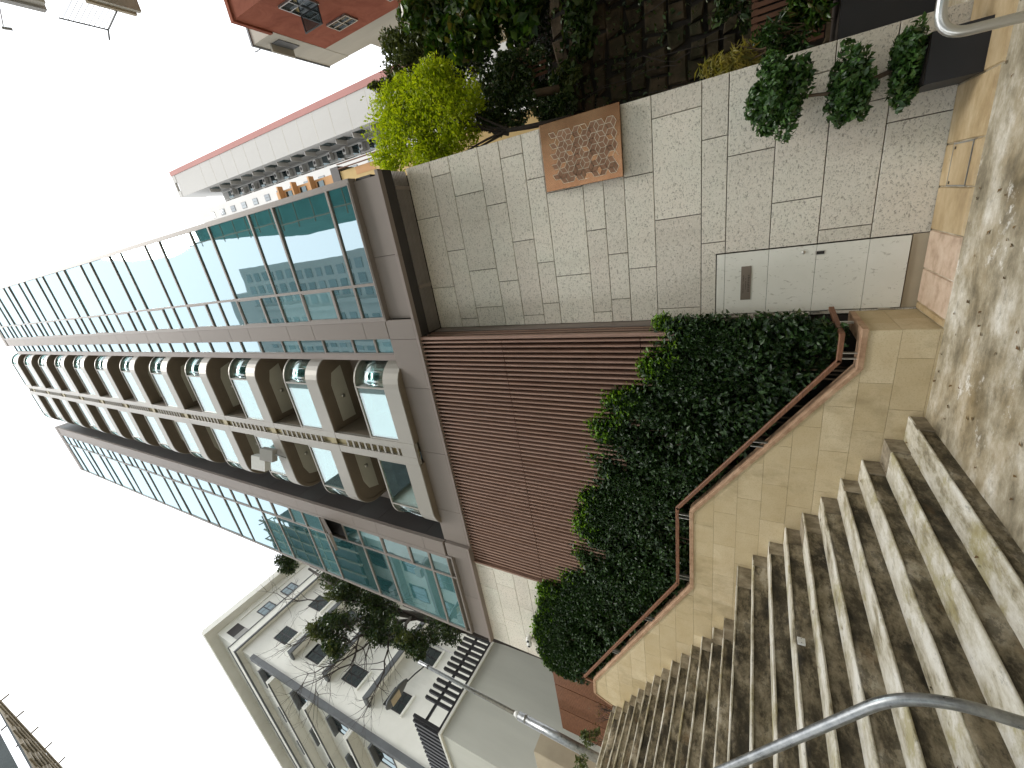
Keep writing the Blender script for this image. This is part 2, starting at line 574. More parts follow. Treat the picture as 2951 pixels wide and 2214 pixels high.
# ------------------------------------------------------------------ foliage helpers
def leaf_mesh(name, centers, size, mat, parent=None, aspect=.42, upbias=.35, jitter=.35, normals=None):
    """one mesh of many small folded leaves (each its own island)"""
    C = np.asarray(centers, float)
    n = len(C)
    nr = RNG.normal(size=(n, 3))
    nr[:, 2] += upbias * 2.2
    if normals is not None:
        nr += normals * 1.6
    nr /= np.linalg.norm(nr, axis=1)[:, None]
    d = RNG.normal(size=(n, 3))
    d -= nr * (d * nr).sum(1)[:, None]
    d /= np.linalg.norm(d, axis=1)[:, None]
    s = np.cross(nr, d)
    L = size * (1 + jitter * RNG.uniform(-1, 1, n))[:, None]
    W = L * aspect
    base = C - d * L * .5
    tip = C + d * L * .5 - nr * L * .12
    m1, m2 = C + s * W * .5 + nr * L * .10, C - s * W * .5 + nr * L * .10
    mid = C - d * L * .08
    V = np.stack([base, m1, tip, m2, mid], 1).reshape(-1, 3)
    k = np.arange(n)[:, None] * 5
    F = np.stack([k + 0, k + 1, k + 4, k + 1, k + 2, k + 4, k + 2, k + 3, k + 4, k + 3, k + 0, k + 4], 2).reshape(-1)
    me = bpy.data.meshes.new(name)
    nf = n * 4
    me.vertices.add(len(V)); me.loops.add(nf * 3); me.polygons.add(nf)
    me.vertices.foreach_set('co', V.ravel())
    me.loops.foreach_set('vertex_index', F.astype(np.int32))
    me.polygons.foreach_set('loop_start', np.arange(0, nf * 3, 3, dtype=np.int32))
    me.polygons.foreach_set('loop_total', np.full(nf, 3, dtype=np.int32))
    me.materials.append(MATS[mat])
    me.update(); me.validate()
    o = bpy.data.objects.new(name, me)
    o['kind'] = 'stuff'
    return link(o, parent)


def clump_points(c, r, n, shell=.55, knots=9):
    """points in an uneven ellipsoid made of smaller knots, denser near the surface"""
    c, r = np.array(c, float), np.array(r, float)
    u = RNG.normal(size=(knots, 3)); u /= np.linalg.norm(u, axis=1)[:, None]
    kc = u * RNG.uniform(.35, .8, (knots, 1))
    kr = RNG.uniform(.28, .5, knots)
    idx = RNG.integers(0, knots, n)
    q = RNG.normal(size=(n, 3)); q /= np.linalg.norm(q, axis=1)[:, None]
    rad = RNG.uniform(shell, 1.0, n) ** .7
    p = kc[idx] + q * (kr[idx] * rad)[:, None]
    return c + p * r, q


def branch(mb, p, d, length, r, depth, spread=.7, n=6, seg=4, shrink=.62, kids=3, ends=None, up=.15, wob=.25):
    pts, rs = [Vector(p)], [r]
    d = Vector(d).normalized()
    for i in range(seg):
        d = (d + Vector((random.gauss(0, wob), random.gauss(0, wob), random.gauss(0, wob) + up)) * .35).normalized()
        pts.append(pts[-1] + d * length / seg)
        rs.append(r * (1 - .55 * (i + 1) / seg))
    mb.tube(pts, rs, n, caps=False)
    if depth <= 0:
        if ends is not None: ends.append(tuple(pts[-1]))
        return
    for k in range(kids):
        i = random.randint(max(1, seg // 2), seg)
        a = Vector((random.gauss(0, 1), random.gauss(0, 1), random.gauss(0, 1))).normalized()
        nd = (d + a * spread).normalized()
        branch(mb, pts[i], nd, length * shrink * random.uniform(.75, 1.2), rs[i] * .72, depth - 1, spread, max(3, n - 1), seg, shrink, kids, ends, up, wob)

# ================================================================== SETTING
def build_ground():
    g = MB()
    g.add([(-250, -250, 0), (250, -250, 0), (250, 400, 0), (-250, 400, 0)], [(0, 1, 2, 3)])
    o = g.build('ground', 'ground_concrete')
    tag(o, 'worn blotchy concrete ground at the foot of the stairs', None, None, 'structure')
    # paved strip along the foot of the granite wall
    p = thing('pavement', 'strip of tan paving slabs along the granite wall', 'pavement', (-.5, 5.8, 0))
    p['kind'] = 'structure'
    for k in ('category',):
        if k in p: del p[k]
    def slab(x0, x1, y0, y1, m, z=.016):
        b = MB()
        c = .008
        b.add([(x0, y0, 0), (x1, y0, 0), (x1, y1, 0), (x0, y1, 0),
               (x0 + c, y0 + c, z), (x1 - c, y0 + c, z), (x1 - c, y1 - c, z), (x0 + c, y1 - c, z)],
              [(4, 5, 6, 7), (0, 1, 5, 4), (1, 2, 6, 5), (2, 3, 7, 6), (3, 0, 4, 7)])
        b.build('paving_slab', m, p)
    slab(-1.47, -1.115, 5.37, 6.19, 'paver_pink')
    slab(-1.105, -.715, 5.37, 6.19, 'paver_pink')
    slab(-1.55, -1.48, 5.37, 6.19, 'paving_tan')
    slab(-.705, -.30, 5.36, 6.19, 'paving_tan')
    slab(-.29, .085, 5.97, 6.19, 'paving_tan')
    slab(-.29, .085, 5.36, 5.52, 'paving_tan')
    slab(.095, .59, 5.36, 6.19, 'paving_tan')
    slab(.60, 1.6, 5.30, 6.19, 'paving_tan')
    slab(1.61, 3.2, 5.30, 7.1, 'paving_tan')
    slab(3.21, 5.2, 5.30, 7.1, 'paving_tan')
    # cover plate set in the strip
    mh = MB()
    mh.box(-.278, .073, 5.532, 5.958, .0, .019)
    o = mh.build('cover_plate', 'paving_tan', p)
    rim = MB()
    for (a, b, c, d) in ((-.29, .085, 5.52, 5.532), (-.29, .085, 5.958, 5.97), (-.29, -.278, 5.532, 5.958), (.073, .085, 5.532, 5.958)):
        rim.box(a, b, c, d, 0, .021)
    rim.build('cover_rim', 'galvanised', o)
    kh = MB()
    kh.box(-.27, -.245, 5.90, 5.93, .019, .022); kh.box(.03, .055, 5.90, 5.93, .019, .022)
    kh.build('lifting_hole', 'dark_joint', o)


STEPS = [(-2.515, .131), (-2.811, .290), (-3.112, .455), (-3.398, .620), (-3.694, .785), (-3.982, .953), (-4.268, 1.120),
         (-4.553, 1.290), (-4.835, 1.470), (-5.111, 1.655), (-6.233, 1.800), (-6.521, 1.957), (-6.812, 2.120), (-7.097, 2.283),
         (-7.380, 2.446), (-7.664, 2.610), (-7.955, 2.776), (-8.240, 2.936), (-8.520, 3.092), (-8.816, 3.253), (-9.115, 3.420),
         (-9.404, 3.575), (-9.69, 3.76), (-9.98, 3.90)]
YW, YS = 5.345, -1.6         # planter face; far side of the stairs


def build_stairs():
    st = thing('stairs', 'mossy concrete staircase climbing beside the planter wall', 'stairs', (-2.5, 2, 0))
    del st['category']
    st['kind'] = 'structure'
    N = 64
    ys = np.linspace(YS, YW - .004, N)
    for k, (x, z) in enumerate(STEPS):
        xb = STEPS[k + 1][0] - .05 if k + 1 < len(STEPS) else x - .6
        zp = STEPS[k - 1][1] if k else 0.0
        # body with a slightly uneven riser
        wob = np.convolve(RNG.normal(0, 1, N + 8), np.ones(9) / 9, 'valid')[:N] * .022
        wob2 = np.convolve(RNG.normal(0, 1, N + 4), np.ones(5) / 5, 'valid')[:N] * .007
        b = MB()
        vs, fs = [], []
        zt = z - .022
        rows = [zp - .12, zp + (zt - zp) * .35, zp + (zt - zp) * .7, zt]
        for r, zz in enumerate(rows):
            for i in range(N):
                vs.append((x - .010 + wob[i] * (.8 if r < 2 else .5) + RNG.normal(0, .0018), ys[i], zz))
        for i in range(N):
            vs.append((xb, ys[i], zt))
        for r in range(4):
            for i in range(N - 1):
                a = r * N + i
                fs.append((a, a + 1, a + N + 1, a + N))
        b.add(vs, fs)
        # right end cap
        b.add([(x - .01, YS, zp - .12), (xb, YS, zp - .12), (xb, YS, zt), (x - .01, YS, zt)], [(0, 1, 2, 3)])
        b.smooth = True
        o = b.build('step', 'riser_concrete', st)
        # worn tread slab with rounded, chipped nosing
        t = MB()
        vs, fs = [], []
        chip = np.zeros(N)
        for _ in range(random.randint(5, 9)):
            c = random.uniform(0, N); w = random.uniform(.6, 2.0)
            chip += random.uniform(.006, .028) * np.exp(-((np.arange(N) - c) / w) ** 2)
        prof = [(-.008, -.024), (.006, -.015), (.006, -.006), (-.006, .0), (-.05, .0)]
        for (dx, dz) in prof:
            for i in range(N):
                vs.append((x + dx + wob[i] * .6 + wob2[i] - chip[i] * (1 if dx > -.04 else 0), ys[i],
                           z + dz - chip[i] * (.4 if dx > -.04 else 0) + RNG.normal(0, .0008)))
        for i in range(N):
            vs.append((xb, ys[i], z))
        for r in range(len(prof)):
            for i in range(N - 1):
                a = r * N + i
                fs.append((a, a + 1, a + N + 1, a + N))
        t.add(vs, fs)
        t.smooth = True
        t.build('tread', 'tread_concrete', o)
        # patched strip where the step meets the planter wall
        w = random.uniform(.20, .40)
        e = MB(); e.box(xb, x - .002 + random.uniform(0, .008), YW - w, YW - .006, zp - .1, z - random.uniform(-.004, .012)); e.build('end_patch', 'patch_concrete', o)
    # small white survey plate fixed to one riser
    pl = MB()
    pl.box(-4.268, -4.245, 3.595, 3.665, 1.030, 1.094)
    o = pl.build('marker_plate', 'white_plastic', st)
    sc = MB()
    for yy in (3.607, 3.653):
        sc.box(-4.247, -4.242, yy - .004, yy + .004, 1.058, 1.066)
    sc.build('screw', 'galvanised', o)
    # upper landing
    l = MB()
    l.box(-40, -9.99, YS, 9.0, 2.0, 3.885)
    o = l.build('upper_landing', 'ground_concrete')
    tag(o, 'concrete landing at the head of the stairs', None, None, 'structure')


def build_planter():
    p = thing('planter_wall', 'long tan stone planter wall with brown coping and rail, stepping up beside the stairs', 'planter', (-1.6, 5.4, 0))
    top = [(-1.565, .565), (-1.985, .565), (-4.283, 2.245), (-5.764, 2.245), (-9.15, 4.165), (-9.535, 4.185), (-9.60, 4.12), (-9.72, 3.86)]
    bot = [(-9.75, 3.2), (-6.3, 1.2), (-5.2, 1.2), (-2.7, -.05), (-1.565, -.05)]
    outline = top + bot
    # core
    core = MB()
    inner = [(x + (-.003 if i in (0, 12) else 0), z - .012 if i < 8 else z) for i, (x, z) in enumerate(outline)]
    core.prism(inner, 'y', YW + .012, YW + .15)
    core.box(-1.72, -1.572, YW + .02, 6.19, -.05, .555)
    o = core.build('planter_core', 'tile_joint', p)
    fix_normals(o)
    # tile courses on the long face
    g = .0014
    zc = [-.05, .02, .30, .58, .86, 1.13, 1.41, 1.69, 1.975, 2.25, 2.53, 2.81, 3.09, 3.37, 3.65, 3.93, 4.21]
    for r in range(len(zc) - 1):
        off = -1.565 - (.30 if r % 2 else 0)
        xs = [-1.565] + [off - .585 * k for k in range(0 if r % 2 else 1, 15)]
        for i in range(len(xs) - 1):
            q = clip_poly(outline, xs[i + 1] + g, xs[i] - g, zc[r] + g, zc[r + 1] - g)
            if q:
                dy = random.uniform(0, .0025)
                t = MB(); t.prism(q, 'y', YW - dy, YW + .03)
                fix_normals(t.build('stone_tile', 'tan_stone', p))
    # tiles on the short end face
    for (z0, z1) in ((.0, .30), (.30, .565)):
        ysp = [5.352, 5.78, 6.185] if z0 == 0 else [5.352, 5.62, 6.185]
        for i in range(len(ysp) - 1):
            t = MB(); t.box(-1.60, -1.562, ysp[i] + g, ysp[i + 1] - g, z0 + g, z1 - g)
            t.build('stone_tile', 'tan_stone', p)
    # coping stones along the top, 17 cm wide, following the outline
    ct = [(-1.54, .565), (-1.99, .565), (-4.29, 2.245), (-5.77, 2.245), (-9.15, 4.165), (-9.55, 4.185)]
    th, y0, y1 = .055, YW - .016, YW + .168
    for i in range(len(ct) - 1):
        a, b = Vector(ct[i]), Vector(ct[i + 1])
        L = (b - a).length
        n = max(1, round(L / .92))
        for k in range(n):
            s, e = a.lerp(b, k / n), a.lerp(b, (k + 1) / n)
            dv = (e - s).normalized() * .0015
            s, e = s + dv, e - dv
            t = MB(); c = .006
            vs = []
            for q in (s, e):
                vs += [(q.x, y0, q.y), (q.x, y0, q.y + th - c), (q.x, y0 + c, q.y + th), (q.x, y1, q.y + th), (q.x, y1, q.y)]
            t.add(vs, [(0, 1, 6, 5), (1, 2, 7, 6), (2, 3, 8, 7), (3, 4, 9, 8), (4, 0, 5, 9), (0, 4, 3, 2, 1), (5, 6, 7, 8, 9)])
            fix_normals(t.build('coping_stone', 'coping_stone', p))
    t = MB(); t.box(-1.715, -1.541, YW + .17, 6.10, .566, .621); t.build('coping_stone', 'coping_stone', p)
    e = MB(); e.prism([(-9.555, 4.24), (-9.555, 4.18), (-9.60, 4.11), (-9.73, 3.84), (-9.76, 3.86), (-9.63, 4.14)], 'y', y0, y1)
    fix_normals(e.build('coping_stone', 'coping_stone', p))
    # timber rail on paired steel stubs
    yr = 5.395
    rl = [(-1.49, 6.05, .80), (-1.60, 5.62, .775), (-1.62, yr, .772), (-1.92, yr, .772), (-4.30, yr, 2.475), (-5.81, yr, 2.49), (-9.24, yr, 4.435), (-9.30, yr, 4.435)]
    for i in range(len(rl) - 1):
        a, b = Vector(rl[i]), Vector(rl[i + 1])
        if (b - a).length < .2: continue
        d = (b - a).normalized()
        s = d.cross(Vector((0, 0, 1))).normalized(); u = s.cross(d)
        t = MB(); w, hh = .022, .024
        vs = []
        for q in (a - d * .012, b + d * .012):
            for (m, v) in ((-w, -hh), (w, -hh), (w, hh - .006), (w - .006, hh), (-w + .006, hh), (-w, hh - .006)):
                vs.append(q + s * m + u * v)
        t.add(vs, [tuple(range(5, -1, -1)), tuple(range(6, 12))] + [(j, (j + 1) % 6, 6 + (j + 1) % 6, 6 + j) for j in range(6)])
        fix_normals(t.build('rail', 'rail_wood', p))
    t = MB(); t.box(-9.31, -9.26, yr - .02, yr + .02, 4.05, 4.41); t.build('rail_post', 'rail_wood', p)
    def post(x, zb, zt):
        t = MB()
        for dx in (-.032, .032):
            t.box(x + dx - .006, x + dx + .006, yr - .022, yr + .022, zb, zt)
        t.build('rail_bracket', 'steel_polished', p)
    post(-1.855, .61, .75)
    post(-3.06, 1.36, 1.57)
    post(-4.43, 2.29, 2.46)
    post(-5.65, 2.29, 2.47)
    post(-6.85, 2.88, 3.06)
    post(-8.05, 3.56, 3.74)
    t = MB(); t.box(-1.60, -1.575, 5.75, 5.79, .60, .76); t.build('rail_bracket', 'steel_polished', p)
    # soil bed, stepping with the wall
    t = MB()
    t.prism([(-1.73, .42), (-2.1, .42), (-4.3, 2.0), (-5.8, 2.0), (-9.5, 3.95), (-9.5, -.2), (-1.73, -.2)], 'y', YW + .152, 6.19)
    fix_normals(t.build('soil_bed', 'soil', p))


# ================================================================== THE TOWER
TOWER = thing('apartment_tower', 'tall glass apartment tower with rounded balconies above a granite and slatted podium', 'apartment tower', (-4.1, 6.5, 0))
FY = 5.507                  # brow and right bay plane
LY = 5.43                   # left bay plane
FH = 2.54                   # storey height
NF = 11


def build_podium():
    w = MB()
    w.box(-6.93, 1.232, 6.235, 6.6, -.2, 6.93)
    wall = w.build('podium_wall', 'dark_joint', TOWER)
    zj = [6.93, 6.403, 6.008, 5.43, 5.045, 4.655, 4.355, 3.785, 3.49, 3.20, 2.815, 2.238, 1.953, 1.468, .984, .501, .004]
    vj = [[.40, -.825], [1.005, -.205, -1.435], [.638, -.588, -1.245], [.397, -.82], [1.005, -.212, -1.432], [.635, -.585, -1.246],
          [.40, -.825], [1.0, -.215, -1.433], [.63, -.586, -1.246], [.392, -.818], [.99, -.212, -1.428], [.622, -.585],
          [.387], [.997, -.217], [.626, -.588], [.391]]
    g = .0045
    DX0, DX1, DZ0, DZ1 = -1.548, -.738, .0, 2.056     # door opening
    for r in range(len(zj) - 1):
        z1, z0 = zj[r] - g, zj[r + 1] + g
        xs = [1.25] + vj[r] + [-1.596]
        for i in range(len(xs) - 1):
            a, b = xs[i + 1] + g, xs[i] - g
            parts = [(a, b, z0, z1)]
            if z0 < DZ1 and a < DX1:
                parts = []
                if b > DX1 + .02: parts.append((DX1 + .006, b, z0, z1))
                if a < DX0 - .02: parts.append((a, DX0 - .004, z0, z1))
                if z1 > DZ1 + .03:
                    parts = [(max(a, DX0 - .004), min(b, DX1 + .006), DZ1 + .006, z1)] + parts
            for (u, v, p, q) in parts:
                if v - u < .012 or q - p < .012: continue
                y = 6.2 + random.uniform(-.0015, .0015)
                m = MB(); m.cbox(u, v, y, 6.24, p, q, .004)
                m.build('granite_panel', 'granite', wall)
    # end return of the wall
    m = MB(); m.box(1.232, 1.25, 6.245, 6.9, 0, 6.93); m.build('end_panel', 'granite', wall)
    # plinth under the door
    m = MB(); m.box(-1.545, -.742, 6.212, 6.24, .004, .138); m.build('door_plinth', 'plinth_tan', wall)

    # ------------------------------------------------ hidden service door
    d = MB(); d.box(-1.542, -.744, 6.215, 6.24, .146, 2.052)
    door = d.build('door', 'dark_joint', TOWER)
    zz = [2.05, 1.953, 1.468, .984, .501, .148]
    for i in range(5):
        m = MB(); m.cbox(-1.538, -.748, 6.192, 6.222, zz[i + 1] + .0022, zz[i] - .0022, .002)
        m.build('door_panel', 'door_stone', door)
    m = MB(); m.box(-1.356, -.925, 6.186, 6.194, 1.648, 1.762); sign = m.build('sign_plate', 'sign_bronze', door)
    tx = MB()
    rg = random.Random(3)
    def line(xa, xb, z, hgt, glyph, bold):
        x = xa
        while x < xb:
            wd = glyph * rg.uniform(.75, 1.1)
            if rg.random() < .12 and not bold:
                x += glyph * .6; continue
            tx.box(x, x + wd * .16, 6.1845, 6.187, z, z + hgt)
            if rg.random() < .8: tx.box(x, x + wd * .7, 6.1843, 6.187, z + hgt * rg.choice((0, .42, .86)), z + hgt * rg.choice((.14, .56, 1.0)))
            if rg.random() < .7: tx.box(x + wd * .55, x + wd * .72, 6.1841, 6.187, z + hgt * rg.uniform(0, .3), z + hgt * rg.uniform(.7, 1))
            if bold and rg.random() < .9:
                tx.box(x, x + wd * .72, 6.1839, 6.187, z + hgt * .25, z + hgt * .38)
                tx.box(x + wd * .3, x + wd * .42, 6.1837, 6.187, z, z + hgt)
            x += glyph * 1.05
    line(-1.268, -1.035, 1.727, .014, .0105, False)
    line(-1.22, -1.075, 1.700, .013, .010, False)
    line(-1.25, -1.04, 1.664, .022, .021, True)
    fix_normals(tx.build('sign_lettering', 'sign_ink', sign))
    m = MB(); m.smooth = True
    m.tube([(-.818, 6.193, 1.113), (-.818, 6.178, 1.113)], .017, 14); m.build('lock', 'steel_polished', door)
    m = MB(); m.box(-.868, -.815, 6.1885, 6.194, .90, 1.0); hd = m.build('handle', 'steel_polished', door)
    m = MB(); m.box(-.860, -.823, 6.1875, 6.189, .908, .985); m.build('handle_recess', 'black_lens', hd)
    for z in (1.90, 1.43, .95, .29):
        m = MB(); m.box(-1.558, -1.538, 6.176, 6.196, z - .055, z + .055); m.build('hinge', 'steel_polished', door)
    # rebate around the door
    # ------------------------------------------------ copper panel
    c = MB(); c.cbox(.405, 1.26, 6.09, 6.115, 3.18, 4.30, .004)
    cop = c.build('copper_panel', 'copper', TOWER)
    m = MB(); m.box(.42, 1.245, 6.115, 6.198, 3.20, 4.28); m.build('panel_back', 'dark_joint', cop)
    a, rh = .131, .1135
    cx0, cx1, cz0, cz1 = .455, 1.165, 3.245, 4.16
    ln, fills = MB(), []
    def seg(p, q, w=.0044):
        d = Vector((q[0] - p[0], 0, q[1] - p[1])); L = d.length; d.normalize()
        n = Vector((-d.z, 0, d.x)) * w / 2
        P, Q = Vector((p[0], 6.0875, p[1])), Vector((q[0], 6.0875, q[1]))
        P2, Q2 = P + Vector((0, .003, 0)), Q + Vector((0, .003, 0))
        ln.add([P - n, P + n, Q + n, Q - n, P2 - n, P2 + n, Q2 + n, Q2 - n], [(0, 1, 2, 3), (0, 4, 5, 1), (2, 6, 7, 3), (1, 5, 6, 2), (3, 7, 4, 0)])
    rr = random.Random(5)
    edges = set()
    for j in range(-1, 11):
        for i in range(-1, 9):
            x = cx0 + .02 + i * a + (a / 2 if j % 2 else 0)
            z = cz0 + .02 + j * rh
            # rhombus faces
            if cx0 <= x <= cx1 - .02 and cz0 <= z <= cz1 - .05:
                r3 = a / math.sqrt(3)
                for k in range(3):
                    a1, a2 = math.radians(30 + 120 * k), math.radians(90 + 120 * k)
                    p1 = (x + r3 * math.cos(a1), z + r3 * math.sin(a1)); p2 = (x + r3 * math.cos(a2), z + r3 * math.sin(a2))
                    far = (p1[0] + p2[0] - x, p1[1] + p2[1] - z)
                    s = .97
                    if min(p1[0], p2[0], far[0]) < cx0 - .015 or max(p1[0], p2[0], far[0]) > cx1 + .03 or max(p1[1], p2[1], far[1]) > cz1 + .02 or min(p1[1], p2[1], far[1]) < cz0 - .03: continue
                    for e0, e1 in (((x, z), p1), (p1, far), (far, p2), (p2, (x, z))):
                        ek = tuple(sorted(((round(e0[0], 3), round(e0[1], 3)), (round(e1[0], 3), round(e1[1], 3)))))
                        if ek not in edges and rr.random() > .03:
                            edges.add(ek); seg(e0, e1)
                    cxm, czm = (x + far[0]) / 2, (z + far[1]) / 2
                    fills.append([(cxm + (px - cxm) * s, czm + (pz - czm) * s) for px, pz in ((x, z), p1, far, p2)])
    for q in fills:
        if rr.random() < .86:
            m = MB(); m.prism(q, 'y', 6.0888, 6.0925); fix_normals(m.build('rhombus_inlay', 'copper_hex', cop))
    fix_normals(ln.build('inlay_lines', 'inlay_line', cop))

    # ------------------------------------------------ brow over the podium
    b = MB()
    b.box(-9.50, 1.21, 5.67, 6.6, 7.26, 7.62)
    b.box(-9.50, -1.62, 5.75, 6.6, 6.93, 7.26)
    brow = b.build('brow', 'soffit_black', TOWER)
    g = .003
    # fascia panels
    xs = [-1.235, -1.62, -2.62, -4.10, -5.60, -6.50]
    for i in range(len(xs) - 1):
        m = MB(); m.cbox(xs[i + 1] + g, xs[i] - g, FY, 5.55, 6.985, 7.655, .003); m.build('fascia_panel', 'brown_metal', brow)
    for (x1, x0) in ((-6.51, -6.90), (-6.90, -8.16), (-8.16, -9.50)):
        top = 7.48 if x0 < -6.95 else 7.60
        yf = LY if x0 > -6.95 else 5.50
        m = MB(); m.cbox(x0 + g, x1 - g, yf, 5.66, 6.985, top, .003); m.build('fascia_panel', 'brown_metal', brow)
    # lip trims
    lx = [1.22, -.13, -1.235, -2.62, -4.10, -5.60, -6.50]
    for i in range(len(lx) - 1):
        hi = 6.988 if lx[i] > -1.2 else 6.982
        m = MB(); m.cbox(lx[i + 1] + .002, lx[i] - .002, FY - .004, 5.60, 6.915, hi, .004); m.build('lip', 'brown_trim', brow)
    m = MB(); m.cbox(-9.50, -6.512, LY - .004, 5.60, 6.915, 6.982, .004); m.build('lip', 'brown_trim', brow)
    # recessed panels above the lip, under the bay
    for (x1, x0) in ((1.16, -.10), (-.10, -1.235)):
        m = MB(); m.cbox(x0 + g, x1 - g, 5.60, 5.64, 6.992, 7.612, .003); m.build('recess_panel', 'brown_metal', brow)
    # flat soffit and linear grille over the granite
    m = MB()
    m.box(-1.60, 1.215, 5.602, 5.83, 6.93, 6.96); m.build('soffit_panel', 'soffit_black', brow)
    for k in range(9):
        y = 5.855 + k * .038
        m = MB(); m.box(-1.585, 1.20, y, y + .015, 6.925, 6.965); m.build('grille_bar', 'grill_black', brow)
    for x in (.94, -.73):
        m = MB(); m.box(x - .03, x + .03, 5.84, 6.195, 6.917, 6.93); m.build('grille_bracket', 'brown_metal', brow)
    m = MB(); m.box(-1.62, 1.215, 6.6, 6.62, 6.93, 7.6); m.build('soffit_back', 'soffit_black', brow)

    # ------------------------------------------------ slatted screen
    def hedge_z(x):
        return np.interp(x, [-9, -6.2, -5.1, -4.3, -3.3, -2.6, -2.3, -1.4], [5.3, 4.3, 4.1, 3.85, 3.65, 3.3, 2.7, 2.5])
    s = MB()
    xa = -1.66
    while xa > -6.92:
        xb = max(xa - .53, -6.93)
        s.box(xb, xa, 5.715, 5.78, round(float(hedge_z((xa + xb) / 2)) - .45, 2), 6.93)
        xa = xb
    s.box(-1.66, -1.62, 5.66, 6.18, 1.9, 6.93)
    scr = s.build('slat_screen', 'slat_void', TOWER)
    me_l = {}
    n = 0
    def slat(x, y, w, d, zlo, zhi):
        key = (round(zhi - zlo, 2), w, d)
        if key not in me_l:
            m = MB(); hgt = zhi - zlo
            c = .005
            m.add([(-w / 2, d, 0), (w / 2, d, 0), (w / 2, d, hgt), (-w / 2, d, hgt), (-w / 2, c, 0), (w / 2, c, 0), (w / 2, c, hgt), (-w / 2, c, hgt),
                   (-w / 2 + c, 0, 0), (w / 2 - c, 0, 0), (w / 2 - c, 0, hgt), (-w / 2 + c, 0, hgt)],
                  [(1, 0, 3, 2), (0, 4, 7, 3), (1, 2, 6, 5), (4, 8, 11, 7), (5, 6, 10, 9), (8, 9, 10, 11), (0, 1, 5, 9, 8, 4), (2, 3, 7, 11, 10, 6)])
            me_l[key] = m.mesh('slat', 'louvre_brown')
        inst('slat', me_l[key], (x, y, zlo), scr)
    pitch = .083
    x = -1.70
    joints = [(5.735, 5.745), (2.935, 2.945)]
    while x > -6.90:
        zlo = round((float(hedge_z(x)) - .42) * 4) / 4
        z = zlo
        cuts = [c for c in (2.94, 5.18) if c > zlo + .1]
        for c in cuts + [6.925]:
            slat(x, FY + .04, .031, .15, z, c - .006)
            z = c + .006
        x -= pitch
    # end jamb returning to the granite, with two slats on the return
    m = MB(); m.box(-1.625, -1.598, 5.98, 6.235, 1.0, 6.915); m.build('end_jamb', 'brown_trim', scr)
    m = MB(); m.box(-1.632, -1.604, 5.86, 5.905, 1.9, 6.915); m.build('end_slat', 'louvre_brown', scr)
    m = MB(); m.box(-1.632, -1.604, 5.74, 5.785, 1.9, 6.915); m.build('end_slat', 'louvre_brown', scr)
    m = MB(); m.box(-1.65, -1.60, 5.555, 5.64, 1.9, 6.915); m.build('end_slat', 'louvre_brown', scr)
    m = MB(); m.box(-6.965, -6.925, 5.52, 5.66, 3.5, 6.915); m.build('end_jamb', 'louvre_brown', scr)

    # ------------------------------------------------ left granite
    w = MB(); w.box(-9.48, -6.93, 5.60, 6.6, 4.8, 6.93); w.box(-9.48, -6.93, 6.2, 6.6, 1.5, 4.79)
    lw = w.build('podium_wall', 'dark_joint', TOWER)
    zj = [6.93, 6.44, 5.93, 5.565, 5.17, 4.80]
    vj = [[-7.07, -7.68, -8.82], [-7.458, -8.564], [-6.94, -7.974, -9.1], [-7.30, -8.42], [-7.07, -7.68, -8.82], [-7.46, -8.56], [-7.9, -9.1]]
    g = .0035
    for r in range(5):
        xs = [-6.935] + vj[r] + [-9.50]
        for i in range(len(xs) - 1):
            if xs[i] - xs[i + 1] < .03: continue
            m = MB(); m.cbox(xs[i + 1] + g, xs[i] - g, 5.55 + random.uniform(-.001, .001), 5.602, zj[r + 1] + g, zj[r] - g, .003)
            m.build('granite_panel', 'granite', lw)
    m = MB(); m.box(-9.505, -9.482, 5.61, 6.6, 1.5, 6.93); m.build('end_panel', 'granite', lw)


# ------------------------------------------------ curtain wall
_win = {}


def window(w, h, cx, z, y, parent, fw=.026, glass='tower_glass', frame='window_frame', opener=False, name='window'):
    """framed window: frame bars and a slightly tilted pane"""
    key = (round(w, 3), round(h, 3), fw, glass, frame, opener)
    if key not in _win:
        m = MB()
        a, b = w / 2, h / 2
        d0, d1 = -.018, .05
        m.box(-a, a, d0, d1, b - fw, b); m.box(-a, a, d0, d1, -b, -b + fw)
        m.box(-a, -a + fw, d0, d1, -b + fw, b - fw); m.box(a - fw, a, d0, d1, -b + fw, b - fw)
        if opener:
            k = fw
            for (x0, x1, z0, z1) in ((-a + k, a - k, b - k - .028, b - k), (-a + k, a - k, -b + k, -b + k + .028), (-a + k, -a + k + .024, -b + k, b - k), (a - k - .024, a - k, -b + k, b - k)):
                m.box(x0, x1, -.010, .02, z0 + .001, z1 - .001)
        p = MB(); p.box(-a + fw * .6, a - fw * .6, .012, .022, -b + fw * .6, b - fw * .6)
        _win[key] = (m.mesh('window', frame), p.mesh('pane', glass))
    f, p = _win[key]
    o = inst(name, f, (cx, y, z), parent)
    tl = .0035
    inst('pane', p, (0, 0, 0), o, (random.gauss(0, tl), 0, random.gauss(0, tl)))
    return o


